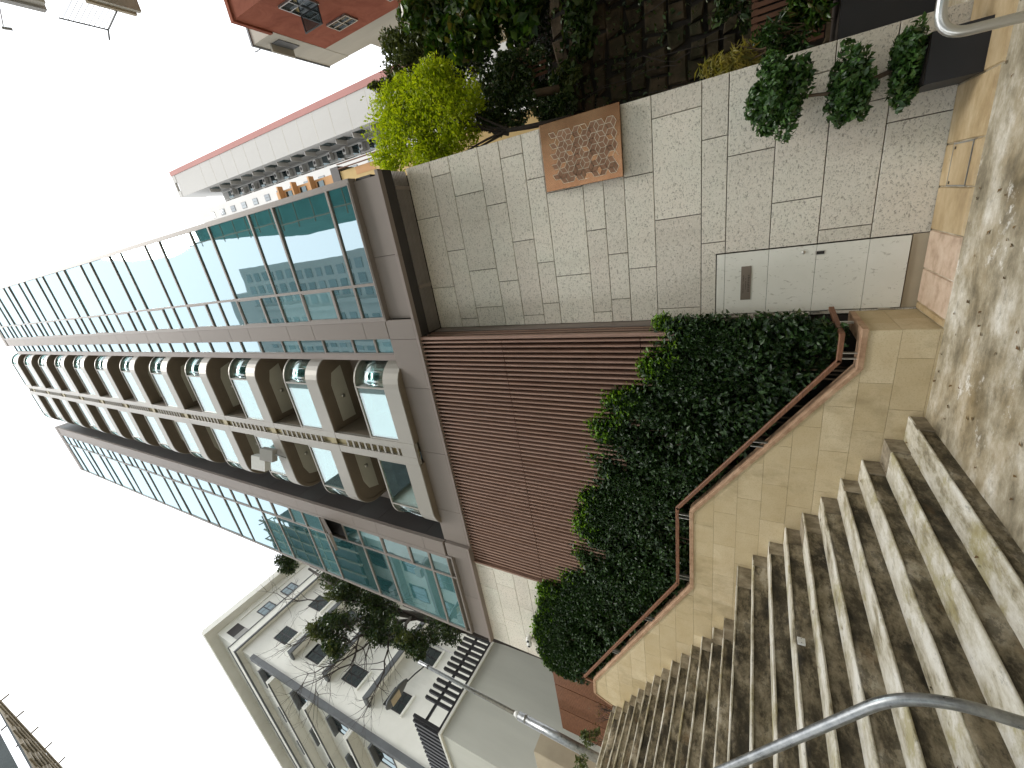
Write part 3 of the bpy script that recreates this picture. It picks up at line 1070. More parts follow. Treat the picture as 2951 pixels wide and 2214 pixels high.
def build_curtain(parent, xr, xm, xl, y, side):
    """two-column bay: xr..xm wide, xm..xl narrow (xl towards the cladding strip)"""
    w1, c1 = abs(xr - xm), (xr + xm) / 2
    w2, c2 = abs(xl - xm), (xl + xm) / 2
    window(w1, .60, c1, 7.94, y, parent); window(w2, .60, c2, 7.94, y, parent)
    for n in range(NF):
        z = 8.24 + FH * n
        window(w1, 1.67, c1, z + .835, y, parent)
        window(w1, .87, c1, z + 2.105, y, parent)
        window(w2, .67, c2, z + .335, y, parent)
        if side == 'L' and n == 1:
            # the one open casement, hinged at the head and pushed out
            o = window(w2, 1.0, c2, z + 1.17, y, parent, glass='dark_glass', opener=True)
            o.rotation_euler = (math.radians(-24), 0, 0)
            o.location = (c2, y - .21, z + 1.12)
            m = MB(); m.box(c2 - w2 / 2 + .03, c2 + w2 / 2 - .03, y + .06, y + .09, z + .69, z + 1.66); m.build('room_beyond', 'soffit_black', o.parent)
        else:
            window(w2, 1.0, c2, z + 1.17, y, parent, opener=True)
        window(w2, .87, c2, z + 2.105, y, parent)


def build_tower():
    core = MB()
    core.box(-6.55, -1.62, 6.42, 19, 7.3, 36.4)
    core.box(-1.60, 1.15, 5.57, 19, 7.66, 36.3)
    core.box(-9.44, -6.60, 5.50, 19, 7.5, 36.2)
    core.box(-9.44, 1.15, 6.62, 19, 0, 7.3)
    core.build('tower_core', 'tower_core', TOWER)
    # right bay
    bay = MB()
    for (x0, x1) in ((1.142, 1.212), (-.575, -.530), (-1.255, -1.200)):
        bay.box(x0, x1, FY - .012, 5.62, 7.625, 36.3)
    bay.box(-1.255, 1.212, FY - .010, 5.66, 7.615, 7.645)
    bay.box(-1.255, 1.212, FY - .010, 5.66, 36.16, 36.32)
    rb = bay.build('window_bay', 'window_frame', TOWER)
    m = MB(); m.box(-1.23, 1.19, 5.63, 5.70, 7.648, 7.66); m.build('bay_soffit', 'soffit_black', rb)
    # wide column right, narrow column left
    build_curtain(rb, 1.142, -.5525, -1.200, FY, 'R')
    # left bay
    bay = MB()
    for (x0, x1) in ((-6.975, -6.920), (-7.605, -7.560), (-9.465, -9.400)):
        bay.box(x0, x1, LY - .012, 5.56, 7.50, 36.2)
    bay.box(-9.465, -6.920, LY - .010, 5.60, 7.49, 7.52)
    bay.box(-9.465, -6.920, LY - .010, 5.60, 36.06, 36.22)
    lb = bay.build('window_bay', 'window_frame', TOWER)
    m = MB(); m.box(-9.44, -6.95, 5.45, 5.62, 7.525, 7.535); m.build('bay_soffit', 'soffit_black', lb)
    build_curtain(lb, -9.400, -7.5825, -6.975, LY, 'L')
    # cladding strips, one panel at each transom
    zs = [7.66] + [v for n in range(NF) for v in (8.27 + FH * n, 9.93 + FH * n)] + [36.2]
    zs = [7.66, 8.30] + [v for n in range(NF) for v in (9.93 + FH * n, 10.84 + FH * n)]
    for i in range(len(zs) - 1):
        m = MB(); m.cbox(-1.607, -1.258, FY - .006, 5.60, zs[i] + .003, zs[i + 1] - .003, .003); m.build('cladding_panel', 'brown_metal', TOWER)
        m = MB(); m.cbox(-6.917, -6.53, LY - .006, 5.52, zs[i] + .003, zs[i + 1] - .003, .003); m.build('cladding_panel', 'brown_metal', TOWER)
        # deep return facing the balconies
        m = MB(); m.box(-6.575, -6.527, 5.523, 6.34, zs[i] + .004, zs[i + 1] - .004); m.build('return_panel', 'shaded_cladding', TOWER)
    m = MB(); m.box(-6.523, -6.516, LY + .06, LY + .068, 6.99, 36.2); m.build('corner_bead', 'brown_trim', TOWER)
    # side strip windows beside the right balconies
    zw = [7.66] + [v for n in range(NF) for v in (8.27 + FH * n, 8.95 + FH * n, 9.93 + FH * n)] + [36.2]
    for i in range(len(zw) - 1):
        window(.34, zw[i + 1] - zw[i] - .004, -1.79, (zw[i] + zw[i + 1]) / 2, 5.66, TOWER, fw=.022)
    m = MB(); m.box(-2.10, -1.965, 5.64, 6.35, 7.66, 36.2); m.box(-1.62, -1.608, 5.55, 5.70, 7.66, 36.2); m.build('strip_post', 'brown_trim', TOWER)
    # balcony zone back wall with doors
    m = MB(); m.box(-6.575, -1.965, 6.36, 6.42, 7.3, 36.3); m.build('back_wall', 'brown_metal', TOWER)

    # ------------------------------------------------ balconies
    YB, rad = 5.33, .55
    cxm = -4.10
    def outline(side, off=0.0):
        r = rad - off
        pts = [(.262, YB + off), (1.5, YB + off)]
        for k in range(1, 9):
            an = math.radians(-90 + 90 * k / 8)
            pts.append((1.5 + r * math.cos(an), YB + rad + r * math.sin(an)))
        pts.append((2.05 - off, 6.355))
        return [(cxm + side * a, b) for a, b in pts]
    def wallstrip(side, o0, o1, z0, z1, lo=0, hi=None):
        A, B = outline(side, o0), outline(side, o1)
        A, B = A[lo:hi], B[lo:hi]
        n = len(A)
        m = MB()
        vs = [(x, y, z0) for x, y in A] + [(x, y, z1) for x, y in A] + [(x, y, z0) for x, y in B] + [(x, y, z1) for x, y in B]
        fs = []
        for i in range(n - 1):
            fs += [(i, i + 1, n + i + 1, n + i), (2 * n + i, 3 * n + i, 3 * n + i + 1, 2 * n + i + 1),
                   (n + i, n + i + 1, 3 * n + i + 1, 3 * n + i), (i, 2 * n + i, 2 * n + i + 1, i + 1)]
        fs += [(0, n, 3 * n, 2 * n), (n - 1, 3 * n - 1, 4 * n - 1, 2 * n - 1)]
        m.add(vs, fs)
        return m
    PR = {}
    for s in (1, -1):
        band = wallstrip(s, 0, .05, 0, .42)
        o = bpy.data.objects.new('t', band.mesh('balcony', 'balcony_metal')); fix_normals(o); bandm = o.data
        sl = MB(); P = outline(s, .012)
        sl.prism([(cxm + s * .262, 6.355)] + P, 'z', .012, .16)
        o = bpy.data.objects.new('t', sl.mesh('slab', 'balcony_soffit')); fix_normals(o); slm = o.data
        drip = wallstrip(s, .02, .10, -.014, .016)
        o = bpy.data.objects.new('t', drip.mesh('drip_edge', 'balcony_soffit')); fix_normals(o); drm = o.data
        cp = MB(); Q = [(cxm + s * .40, 6.05), (cxm + s * .40, 5.66), (cxm + s * 1.35, 5.66), (cxm + s * 1.62, 5.76), (cxm + s * 1.72, 6.05)]
        cp.prism(Q, 'z', .004, .013)
        o = bpy.data.objects.new('t', cp.mesh('ceiling_panel', 'balcony_ceiling')); fix_normals(o); cpm = o.data
        g1 = wallstrip(s, .02, .032, .425, 1.245, 0, 2); o = bpy.data.objects.new('t', g1.mesh('glass_panel', 'balustrade_glass')); fix_normals(o); g1m = o.data
        g2 = wallstrip(s, .02, .032, .425, 1.245, 1, None); g2.smooth = True
        o = bpy.data.objects.new('t', g2.mesh('glass_panel', 'balustrade_glass')); fix_normals(o); g2m = o.data
        tr = wallstrip(s, .0, .05, 1.246, 1.29); o = bpy.data.objects.new('t', tr.mesh('top_rail', 'balcony_metal')); fix_normals(o); trm = o.data
        mu = MB(); mu.box(cxm + s * 1.5 - .02, cxm + s * 1.5 + .02, YB + .004, YB + .046, .42, 1.246)
        mum = mu.mesh('glass_clamp', 'balcony_metal')
        mu = MB(); mu.box(cxm + s * .285 - .022, cxm + s * .285 + .022, YB + .004, YB + .046, .42, 1.29)
        mum2 = mu.mesh('glass_clamp', 'balcony_metal')
        lp = MB(); lp.smooth = True
        lp.tube([(cxm + s * 1.0, 5.86, .004), (cxm + s * 1.0, 5.86, -.03)], .045, 14)
        lpm = lp.mesh('ceiling_lamp', 'steel_polished')
        PR[s] = (bandm, slm, drm, cpm, g1m, g2m, trm, mum, mum2, lpm)
    dw = None
    for n in range(NF + 1):
        zb = 7.60 + FH * n
        for s in (1, -1):
            bandm, slm, drm, cpm, g1m, g2m, trm, mum, mum2, lpm = PR[s]
            b = inst('balcony', bandm, (0, 0, zb), TOWER)
            for nm, me in (('slab', slm), ('drip_edge', drm), ('glass_panel', g1m), ('glass_panel', g2m), ('top_rail', trm), ('glass_clamp', mum), ('glass_clamp', mum2)):
                inst(nm, me, (0, 0, 0), b)
            if n > 0:
                inst('ceiling_panel', cpm, (0, 0, 0), b)
                inst('ceiling_lamp', lpm, (0, 0, 0), b)
            if n < NF:
                window(1.62, 2.05, cxm + s * 1.12, zb + .17 + 1.03, 6.34, TOWER, fw=.04, glass='dark_glass', name='balcony_door')
    # divider between the paired balconies: two stiles with bronze rungs
    rg = MB(); rg.box(-.09, .09, -.02, .02, -.028, .028); rgm = rg.mesh('rung', 'balcony_metal')
    bk = MB(); bk.box(-.088, .088, -.02, .02, -.11, .11); bkm = bk.mesh('bronze_plate', 'rung_bronze')
    for n in range(NF + 1):
        zb = 7.60 + FH * n
        m = MB()
        top = zb + FH if n < NF else zb + 1.29
        for (x0, x1) in ((-3.995, -3.842), (-4.358, -4.180)):
            m.cbox(x0, x1, YB - .006, YB + .09, zb + .004, top - .004, .004)
        st = m.build('divider_stile', 'balcony_metal', TOWER)
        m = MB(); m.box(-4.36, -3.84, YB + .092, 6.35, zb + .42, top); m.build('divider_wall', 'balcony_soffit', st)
        m = MB(); m.box(-4.18, -3.995, YB + .075, YB + .0915, zb, top); m.build('divider_back', 'rung_bronze', st)
        zz = zb + (.55 if n == 0 else .62)
        k = 0
        while zz < top - .16 and k < 9:
            inst('rung', rgm, (-4.0875, YB + .03, zz), st)
            zz += .205; k += 1
        if n: inst('bronze_plate', bkm, (-4.0875, YB + .045, zb + .18), st)
    m = MB(); m.box(-4.178, -3.997, YB - .002, YB + .07, 7.61, 8.03); m.build('divider_foot', 'balcony_metal', TOWER)
    # roof line
    m = MB(); m.box(-9.47, -6.52, LY - .02, 19, 36.24, 36.7); m.box(-1.62, 1.215, FY - .02, 19, 36.34, 36.8); m.build('roof_parapet', 'brown_metal', TOWER)


def build_tower_extras():
    # outdoor unit hung on the left balcony rail
    t = thing('outdoor_unit', 'pair of grey floodlight-like boxes clamped to a left-hand balcony rail', 'equipment', (-4.95, 5.15, 12.9))
    def rb(nm, c, s, rz, mat):
        m = MB(); m.box(-s[0], s[0], -s[1], s[1], -s[2], s[2])
        o = inst(nm, m.mesh(nm, mat), (0, 0, 0), t)
        o.matrix_parent_inverse = Matrix.Identity(4)
        o.location = Vector(c) - Vector(t.location); o.rotation_euler = rz
        return o
    a = rb('housing', (-5.05, 5.05, 13.58), (.20, .10, .24), (.25, .1, .3), 'white_plastic')
    b = rb('housing', (-4.78, 5.14, 13.18), (.17, .09, .22), (.25, .1, .3), 'concrete_pale')
    m = MB(); m.tube([(-4.78, 5.2, 12.95), (-4.85, 5.25, 12.8), (-4.95, 5.33, 12.75)], .02, 8); m.build('bracket', 'galvanised', t)
    m = MB(); m.tube([(-5.0, 5.1, 13.3), (-4.88, 5.12, 13.35), (-4.8, 5.14, 13.25)], .025, 8); m.build('cable', 'black_paint', t)
    # twin-lens camera on the left granite
    t = thing('security_camera', 'white twin-lens security camera on the granite panel left of the slats', 'camera', (-8.9, 5.5, 5.8))
    m = MB(); m.smooth = True; m.tube([(-8.90, 5.549, 5.80), (-8.90, 5.48, 5.80)], .055, 14); m.build('mount', 'white_plastic', t)
    for dx in (-.06, .06):
        m = MB(); m.smooth = True
        m.tube([(-8.90 + dx, 5.52, 5.80), (-8.90 + dx * 1.2, 5.47, 5.785), (-8.90 + dx * 1.3, 5.41, 5.76), (-8.90 + dx * 1.35, 5.39, 5.752)], [.035, .058, .058, .04], 14)
        h = m.build('camera_head', 'white_plastic', t)
        m = MB(); m.tube([(-8.90 + dx * 1.35, 5.391, 5.752), (-8.90 + dx * 1.37, 5.383, 5.75)], .03, 14); m.build('lens', 'black_lens', h)

# ================================================================== PLANTING IN THE PLANTER
def build_hedge():
    h = thing('hedge', 'dense glossy green hedge filling the stepped planter in front of the slats', 'hedge', (-5, 5.8, 1))
    tx = [-1.33, -1.43, -1.95, -2.33, -2.45, -2.56, -3.32, -4.35, -5.11, -6.17, -6.45, -6.71, -7.63, -8.9, -9.45, -9.62]
    tz = [2.2, 2.66, 2.76, 2.82, 3.1, 3.42, 3.76, 3.93, 4.19, 4.40, 4.72, 4.93, 5.28, 5.50, 5.33, 4.85]
    bx = [-1.3, -1.62, -1.92, -4.3, -5.81, -9.3, -9.7]
    bz = [1.5, .70, .70, 2.30, 2.30, 4.22, 4.3]
    def sample(n, y0, y1):
        x = RNG.uniform(-9.62, -1.45, n)
        top = np.interp(-x, [-v for v in tx], tz) + .05 * np.sin(x * 5.1) + .03 * np.sin(x * 11.7 + 1) + .0
        bot = np.interp(-x, [-v for v in bx], bz)
        return x, top, bot
    # shoots: clustered leaves so that light and dark masses form
    def shoots(ns, lo, hi, pw):
        x, top, bot = sample(ns, 0, 0)
        u = RNG.uniform(0, 1, ns) ** pw
        z = bot + (top - bot) * (lo + (hi - lo) * u)
        dt = top - z
        bul = .10 * np.sin(x * 3.3 + z * 2.1) + .07 * np.sin(x * 7.9 - z * 4.7 + 2)
        y = 5.50 + bul * .8 + .16 * np.clip((.35 - dt) / .35, 0, 1) + np.abs(RNG.normal(0, .12, ns))
        y = np.where((x < -6.9) & (z > 4.75), 5.45 + np.abs(RNG.normal(0, .05, ns)), y)
        y = np.clip(y, np.where(z - bot < .3, 5.56, 5.47), 6.05)
        up = np.clip((.5 - dt) / .5, 0, 1)
        P, Nn = [], []
        for i in range(ns):
            k = 9
            c = np.array([x[i], y[i], z[i]])
            d = np.array([RNG.normal(0, .35), -.55 + RNG.normal(0, .3), .35 + .6 * up[i]])
            d /= np.linalg.norm(d)
            t = RNG.uniform(-.02, .14, k)[:, None]
            P.append(c + d * t + RNG.normal(0, .028, (k, 3)))
            Nn.append(np.tile(np.array([[0, -.5, .3 + .5 * up[i]]]), (k, 1)))
        P, Nn = np.concatenate(P), np.concatenate(Nn)
        P[:, 1] = np.maximum(P[:, 1], 5.425)
        # thin out the end above the rail so that daylight shows through
        thin = (P[:, 0] < -9.0) & (P[:, 2] < 4.9) & (RNG.uniform(0, 1, len(P)) < .6)
        keep = (P[:, 0] < -1.36) & ~thin
        return P[keep], Nn[keep]
    P, Nn = shoots(9500, 0, 1, .85)
    leaf_mesh('foliage', P, .078, 'leaf_hedge', h, .5, .25, .35, Nn)
    P, Nn = shoots(4200, .55, 1.0, .8)
    leaf_mesh('upper_foliage', P, .070, 'leaf_hedge', h, .5, .35, .35, Nn)
    P, Nn = shoots(3000, .80, 1.03, .5)
    fr_ = (P[:, 0] > -7.2) | (RNG.uniform(0, 1, len(P)) < .22)
    P, Nn = P[fr_], Nn[fr_]
    leaf_mesh('new_growth', P, .070, 'leaf_fresh', h, .5, .5, .35, Nn)
    # inner filling leaves
    x, top, bot = sample(9000, 0, 0)
    z = bot + (top - bot - .12) * RNG.uniform(0, 1, 9000)
    yy = RNG.uniform(5.60, 5.95, 9000)
    leaf_mesh('inner_foliage', np.stack([x, yy, z], 1), .085, 'leaf_dark', h, .5, .2)
    # stems
    m = MB()
    for k in range(70):
        x0 = random.uniform(-9.4, -1.75)
        zb = float(np.interp(-x0, [-v for v in bx], bz)) - .35
        zt = float(np.interp(-x0, [-v for v in tx], tz)) - .25
        y0 = random.uniform(5.56, 5.8)
        m.tube([(x0, y0, zb), (x0 + random.uniform(-.1, .1), y0 + random.uniform(-.05, .05), (zb + zt) / 2), (x0 + random.uniform(-.2, .2), y0 - random.uniform(0, .1), zt)], [.014, .010, .005], 5, False)
    m.build('stems', 'bark', h)


def build_topiary():
    pb = thing('planter_box', 'small square black planter box against the granite wall', 'planter', (.8, 5.9, 0))
    m = MB(); m.box(.597, .985, 5.632, 6.17, .016, .385); b = m.build('box', 'navy_black', pb)
    m = MB(); m.box(.612, .97, 5.647, 6.155, .385, .392); m.build('soil', 'soil', b)
    t = thing('topiary_shrub', 'three-tiered clipped shrub growing from the black planter box', 'shrub', (.78, 5.85, .39))
    m = MB(); m.smooth = True
    m.tube([(.80, 5.9, .36), (.80, 5.86, .6), (.74, 5.82, .82), (.73, 5.8, 1.0), (.76, 5.8, 1.2), (.80, 5.8, 1.45)], [.024, .022, .02, .018, .015, .01], 8)
    for (a, b_) in (((.80, 5.86, .52), (.62, 5.75, .52)), ((.78, 5.85, .55), (1.0, 5.8, .5)), ((.74, 5.82, .85), (.55, 5.74, .9)), ((.74, 5.82, .83), (1.0, 5.75, .93)), ((.77, 5.8, 1.25), (.58, 5.72, 1.42)), ((.77, 5.8, 1.25), (1.0, 5.75, 1.45))):
        m.tube([a, b_], [.010, .005], 5)
    m.build('trunk', 'bark', t)
    for c, r, n in (((.80, 5.78, 1.50), (.41, .34, .26), 5200), ((.76, 5.78, .875), (.39, .30, .175), 3000), ((.79, 5.80, .51), (.345, .26, .14), 2200)):
        p, q = clump_points(c, np.array(r) * 1.02, n, .5, 26)
        p[:, 1] = np.minimum(p[:, 1], 6.14)
        leaf_mesh('foliage_tier', p, .066, 'leaf_topiary', t, .5, .35, .3, q * .6)


# ================================================================== HANDRAILS, LAMP
def bent(pts, r=.09, n=7):
    """round the corners of a polyline"""
    P = [Vector(p) for p in pts]
    out = [P[0]]
    for i in range(1, len(P) - 1):
        a, b, c = P[i - 1], P[i], P[i + 1]
        u, v = (a - b).normalized(), (c - b).normalized()
        s, e = b + u * r, b + v * r
        for k in range(n + 1):
            t = k / n
            out.append(s * (1 - t) ** 2 + b * 2 * t * (1 - t) + e * t ** 2)
    out.append(P[-1])
    return out


def build_rails():
    h = thing('stair_handrail', 'weathered steel tube handrail rising with the near side of the stairs', 'handrail', (-2.28, 1.85, 0))
    c = 1.85
    top = (-1.255 * c, c, H - .395 * c)
    sl = .595
    far = (-9.2, c, top[2] + (9.2 + top[0]) * sl)
    m = MB(); m.smooth = True
    m.tube(bent([(-1.232 * c, c, -.05), (-1.225 * c, c, top[2] + .01), far], .26, 12), .0265, 18)
    m.build('tube', 'galvanised', h)
    for x in (-4.9, -7.4):
        z = top[2] + (-x + top[0]) * sl
        m = MB(); m.smooth = True; m.tube([(x, c, z - .95), (x, c, z)], .022, 12); m.build('post', 'galvanised', h)
    r = thing('hoop_rail', 'bent steel hoop rail standing on the paving near the black planter box', 'handrail', (.42, 2.6, 0))
    m = MB(); m.smooth = True
    m.tube(bent([(.395, 2.6, -.05), (.43, 2.6, 1.045), (2.2, 2.6, 1.045), (2.2, 2.6, -.05)], .095, 9), .0185, 16)
    m.build('tube', 'steel_polished', r)


def build_lamp():
    t = thing('street_lamp', 'grey steel street lamp with a long side arm at the head of the stairs', 'street lamp', (-11, 4.87, 3.9))
    m = MB(); m.smooth = True
    m.tube([(-11, 4.87, 3.85), (-11, 4.93, 6.13)], .095, 18); sh = m.build('base_shaft', 'galvanised', t)
    m = MB(); m.smooth = True
    m.tube([(-11, 4.93, 6.13), (-11, 4.932, 6.22), (-11, 4.935, 6.25)], [.095, .06, .05], 18); m.build('collar', 'white_plastic', t)
    m = MB(); m.smooth = True
    m.tube([(-11, 4.93, 5.92), (-11, 4.93, 5.99)], .101, 18); m.build('clamp_band', 'galvanised', sh)
    m = MB(); m.smooth = True
    m.tube([(-11, 4.935, 6.2), (-11, 4.99, 9.05), (-11, 4.995, 9.42)], [.05, .045, .055], 14); m.build('upper_shaft', 'galvanised', t)
    m = MB(); m.smooth = True
    m.tube([(-11, 4.995, 9.05), (-11, 4.995, 9.09)], .058, 14); m.build('clamp_band', 'black_paint', t)
    m = MB(); m.smooth = True
    m.tube([(-11, 4.98, 9.18), (-10.98, 4.7, 9.28), (-10.95, 4.42, 9.33)], .018, 8); m.build('arm', 'black_paint', t)
    # lantern: flattened boat shape
    m = MB(); m.smooth = True
    rings = []
    L = [(4.46, .045, .04), (4.38, .10, .06), (4.2, .17, .085), (3.95, .185, .09), (3.75, .15, .075), (3.66, .05, .03)]
    vs, fs = [], []
    n = 14
    for (y, w, hh) in L:
        for k in range(n):
            a = 2 * math.pi * k / n
            vs.append((-10.94 + w * math.cos(a), y, 9.36 + hh * math.sin(a) * (1 if math.sin(a) > 0 else .45)))
    for i in range(len(L) - 1):
        for k in range(n):
            fs.append((i * n + k, i * n + (k + 1) % n, (i + 1) * n + (k + 1) % n, (i + 1) * n + k))
    fs += [tuple(range(n)), tuple((len(L) - 1) * n + k for k in range(n - 1, -1, -1))]
    m.add(vs, fs)
    o = m.build('lantern', 'band_grey', t); fix_normals(o)
    m = MB(); m.box(-11.06, -10.82, 3.82, 4.12, 9.300, 9.318); m.build('lens', 'plinth_tan', o)


# ================================================================== HEAD OF THE STAIRS
def build_upper_left():
    t = thing('slatted_gate_screen', 'brown finely slatted screen behind the upper end of the planter', 'screen', (-11, 5.75, 3.9))
    m = MB(); m.box(-12.45, -9.7, 5.80, 5.84, 3.88, 5.44); m.build('backing', 'soffit_black', t)
    sm = MB(); sm.cbox(-.021, .021, 0, .05, 0, 1.6, .004); me = sm.mesh('slat', 'rail_wood')
    x = -9.75; k = 0
    while x > -12.4:
        inst('slat', me, (x, 5.75, 3.88), t)
        x -= .052 if k % 17 != 16 else .085
        k += 1
    p = thing('plinth_block', 'low tan concrete block beside the lamp post', 'block', (-13.5, 5.2, 3.9))
    for i, (x0, x1) in enumerate(((-13.2, -12.4), (-14.0, -13.21), (-14.79, -14.01))):
        m = MB(); m.cbox(x0, x1, 4.97, 5.62, 3.88, 5.97, .02); m.build('concrete_block', 'plinth_tan', p)
    # shrubs on the landing
    s = thing('landing_shrub', 'pale green low shrub in front of the slatted screen', 'shrub', (-10.4, 4.95, 3.9))
    P, q = clump_points((-10.4, 4.97, 4.30), (.22, .26, .24), 420, .4, 9)
    leaf_mesh('foliage', P, .07, 'leaf_olive', s, .45, .5)
    m = MB(); [branch(m, (-10.4, 4.97, 3.88), (random.uniform(-.4, .4), random.uniform(-.4, .4), 1), .3, .01, 1, n=4) for _ in range(4)]; m.build('stems', 'bark', s)
    s = thing('bare_shrub', 'dry brown twiggy shrub at the end of the planter wall', 'shrub', (-10.35, 5.5, 3.9))
    m = MB(); ends = []
    for _ in range(9): branch(m, (-10.35 + random.uniform(-.1, .1), 5.5 + random.uniform(-.15, .15), 3.86), (random.uniform(-.5, .5), random.uniform(-.6, .6), 1), .28, .009, 2, n=4, ends=ends, kids=3)
    m.build('stems', 'twig_dark', s)
    leaf_mesh('foliage', np.array(ends) + RNG.normal(0, .04, (len(ends), 3)), .05, 'leaf_brown', s, .4, .2)
    s = thing('landing_shrub', 'small dusty green shrub on the near side of the lamp post', 'shrub', (-10.6, 4.35, 3.9))
    P, q = clump_points((-10.6, 4.45, 4.28), (.2, .24, .28), 330, .4, 8)
    leaf_mesh('foliage', P, .07, 'leaf_olive', s, .45, .5)
    m = MB(); [branch(m, (-10.6, 4.42, 3.88), (random.uniform(-.4, .4), random.uniform(-.4, .4), 1), .3, .01, 1, n=4) for _ in range(3)]; m.build('stems', 'bark', s)


# ================================================================== WHITE BUILDING ON THE LEFT
def build_white():
    B = thing('white_building', 'old white rendered building with dark window hoods and grey bands, left of the tower', 'building', (-21, 8, 3.9))
    S = 1.338
    def Z(z): return H + (z - H) * S
    XA, YB = -19.0, 5.24
    w = MB()
    w.box(-45, XA, YB, 24, 3.9, Z(21.1))
    wall = w.build('wall', 'white_render', B)
    # cornice and eaves
    m = MB(); m.box(-45.3, XA + .30, YB - .30, 24, Z(19.12), Z(19.5)); cor = m.build('cornice', 'white_render', B)
    m = MB(); m.box(XA + .24, XA + .32, YB - .32, 24, Z(19.05), Z(19.115)); m.box(-45.2, XA + .24, YB - .32, YB - .24, Z(19.05), Z(19.115)); m.build('cornice_line', 'band_grey', cor)
    m = MB(); m.box(-45.2, XA + .33, YB - .33, 24, Z(19.505), Z(19.54)); m.build('cornice_line', 'band_grey', cor)
    m = MB(); m.box(-45.3, XA + .5, YB - .5, 24, Z(21.1), Z(21.38)); ev = m.build('eaves', 'white_render', B)
    m = MB(); m.box(-45.3, XA + .35, YB - .35, 24, Z(21.385), Z(21.62)); m.build('eaves_upstand', 'white_render', ev)
    m = MB(); m.box(-32, XA - 2.5, YB + 4.2, 20, Z(21.62), Z(22.9)); m.build('roof_hut', 'concrete_white', B)
    m = MB(); m.box(-45, XA + .06, YB + 1.1, 22, Z(20.72), Z(20.86)); m.build('string_course', 'white_render', B)
    # hoods over the windows (side face) : grey, projecting
    for z in (16.61, 14.5, 12.36):
        m = MB(); m.box(XA + .47, XA + .55, 4.61 * S, 13, Z(z) - .16, Z(z) + .10); m.box(XA + .001, XA + .55, 4.61 * S - .10, 4.61 * S - .001, Z(z) - .16, Z(z) + .10)
        m.build('window_hood', 'band_grey', B)
        m = MB(); m.box(XA + .001, XA + .469, 4.61 * S, 13, Z(z) + .02, Z(z) + .10); m.build('hood_top', 'white_render', B)
    # side-face windows
    def win(y0, y1, z0, z1, mull=2):
        f = MB(); t = .055
        f.box(XA - .10, XA + .02, y0, y1, z1 - t, z1); f.box(XA - .10, XA + .02, y0, y1, z0, z0 + t)
        f.box(XA - .10, XA + .02, y0, y0 + t, z0 + t, z1 - t); f.box(XA - .10, XA + .02, y1 - t, y1, z0 + t, z1 - t)
        ym = (y0 + y1) / 2
        f.box(XA - .09, XA + .012, ym - t / 2, ym + t / 2, z0 + t, z1 - t)
        for k in (1, 2):
            zz = z0 + (z1 - z0) * k / 3
            f.box(XA - .085, XA + .008, y0 + t, y1 - t, zz - .014, zz + .014)
        o = f.build('window', 'black_paint', B)
        p = MB(); p.box(XA + .002, XA + .005, y0 + .03, y1 - .03, z0 + .03, z1 - .03); p.build('pane', 'dark_glass', o)
        s = MB(); s.box(XA + .001, XA + .09, y0 - .06, y1 + .06, z0 - .09, z0 - .005); s.build('sill', 'white_render', o)
    for (z0, z1) in ((17.42, 18.3), (15.32, 16.18), (13.17, 14.03), (11.05, 11.88)):
        for (a, b) in ((4.81, 5.42), (6.46, 7.08), (8.1, 8.72), (9.75, 10.35)):
            win(a * S, b * S, Z(z0), Z(z1))
    for (a, b) in ((5.31, 5.93), (6.47, 7.07), (8.1, 8.7)):
        win(a * S, b * S, Z(19.62), Z(20.44))
    # corner loggia opening on the top floor
    m = MB(); m.box(XA + .001, XA + .012, 4.12 * S, 4.62 * S, Z(19.6), Z(20.7)); o = m.build('loggia', 'soffit_black', B)
    m = MB(); m.box(XA + .012, XA + .03, 4.12 * S, 4.62 * S, Z(19.6), Z(20.1)); m.build('loggia_screen', 'concrete_pale', o)
    # grey corner band
    m = MB(); m.box(XA + .001, XA + .10, YB - .10, YB + .14, 9.75, Z(18.35)); m.box(XA - .16, XA + .001, YB - .10, YB - .001, 9.75, Z(18.35)); m.build('corner_band', 'band_grey', B)
    # front face: ledges and windows
    K = YB / 3.95
    def Zb(z): return H + (z - H) * K
    for z in (16.93, 14.69, 12.49):
        m = MB(); m.box(-45, XA - .17, YB - .45, YB - .001, Zb(z) - .10, Zb(z) + .14); l = m.build('ledge', 'white_render', B)
        m = MB(); m.box(-45, XA - .15, YB - .48, YB - .42, Zb(z) - .13, Zb(z) - .101); m.build('ledge_line', 'band_grey', l)
    for z0, z1 in ((17.0, 17.9), (14.95, 15.8), (12.85, 13.7), (10.75, 11.6)):
        for xa, xb in ((-14.72, -15.55), (-16.95, -17.75), (-19.2, -20.0), (-21.4, -22.2), (-23.6, -24.4)):
            x1, x0 = xa * K, xb * K
            a, b = Zb(z0), Zb(z1)
            f = MB(); t = .07
            f.box(x0, x1, YB - .02, YB + .1, b - t, b); f.box(x0, x1, YB - .02, YB + .1, a, a + t)
            f.box(x0, x0 + t, YB - .02, YB + .1, a + t, b - t); f.box(x1 - t, x1, YB - .02, YB + .1, a + t, b - t)
            xm = (x0 + x1) / 2
            f.box(xm - t / 2, xm + t / 2, YB - .015, YB + .1, a + t, b - t)
            o = f.build('window', 'black_paint', B)
            p = MB(); p.box(x0 + .03, x1 - .03, YB - .006, YB - .003, a + .03, b - .03); p.build('pane', 'dark_glass', o)
            s = MB(); s.box(x0 - .1, x1 + .1, YB - .22, YB - .001, b + .05, b + .15); s.build('window_hood', 'band_grey', o)
    # service pipes on the side face
    m = MB(); m.smooth = True
    for dz in (0, .16):
        m.tube(bent([(XA + .1, 5.3, 10.9 + dz), (XA + .1, 9.6, 10.9 + dz), (XA + .1, 9.6, 16)], .1), .045, 8)
    m.build('service_pipes', 'white_plastic', B)

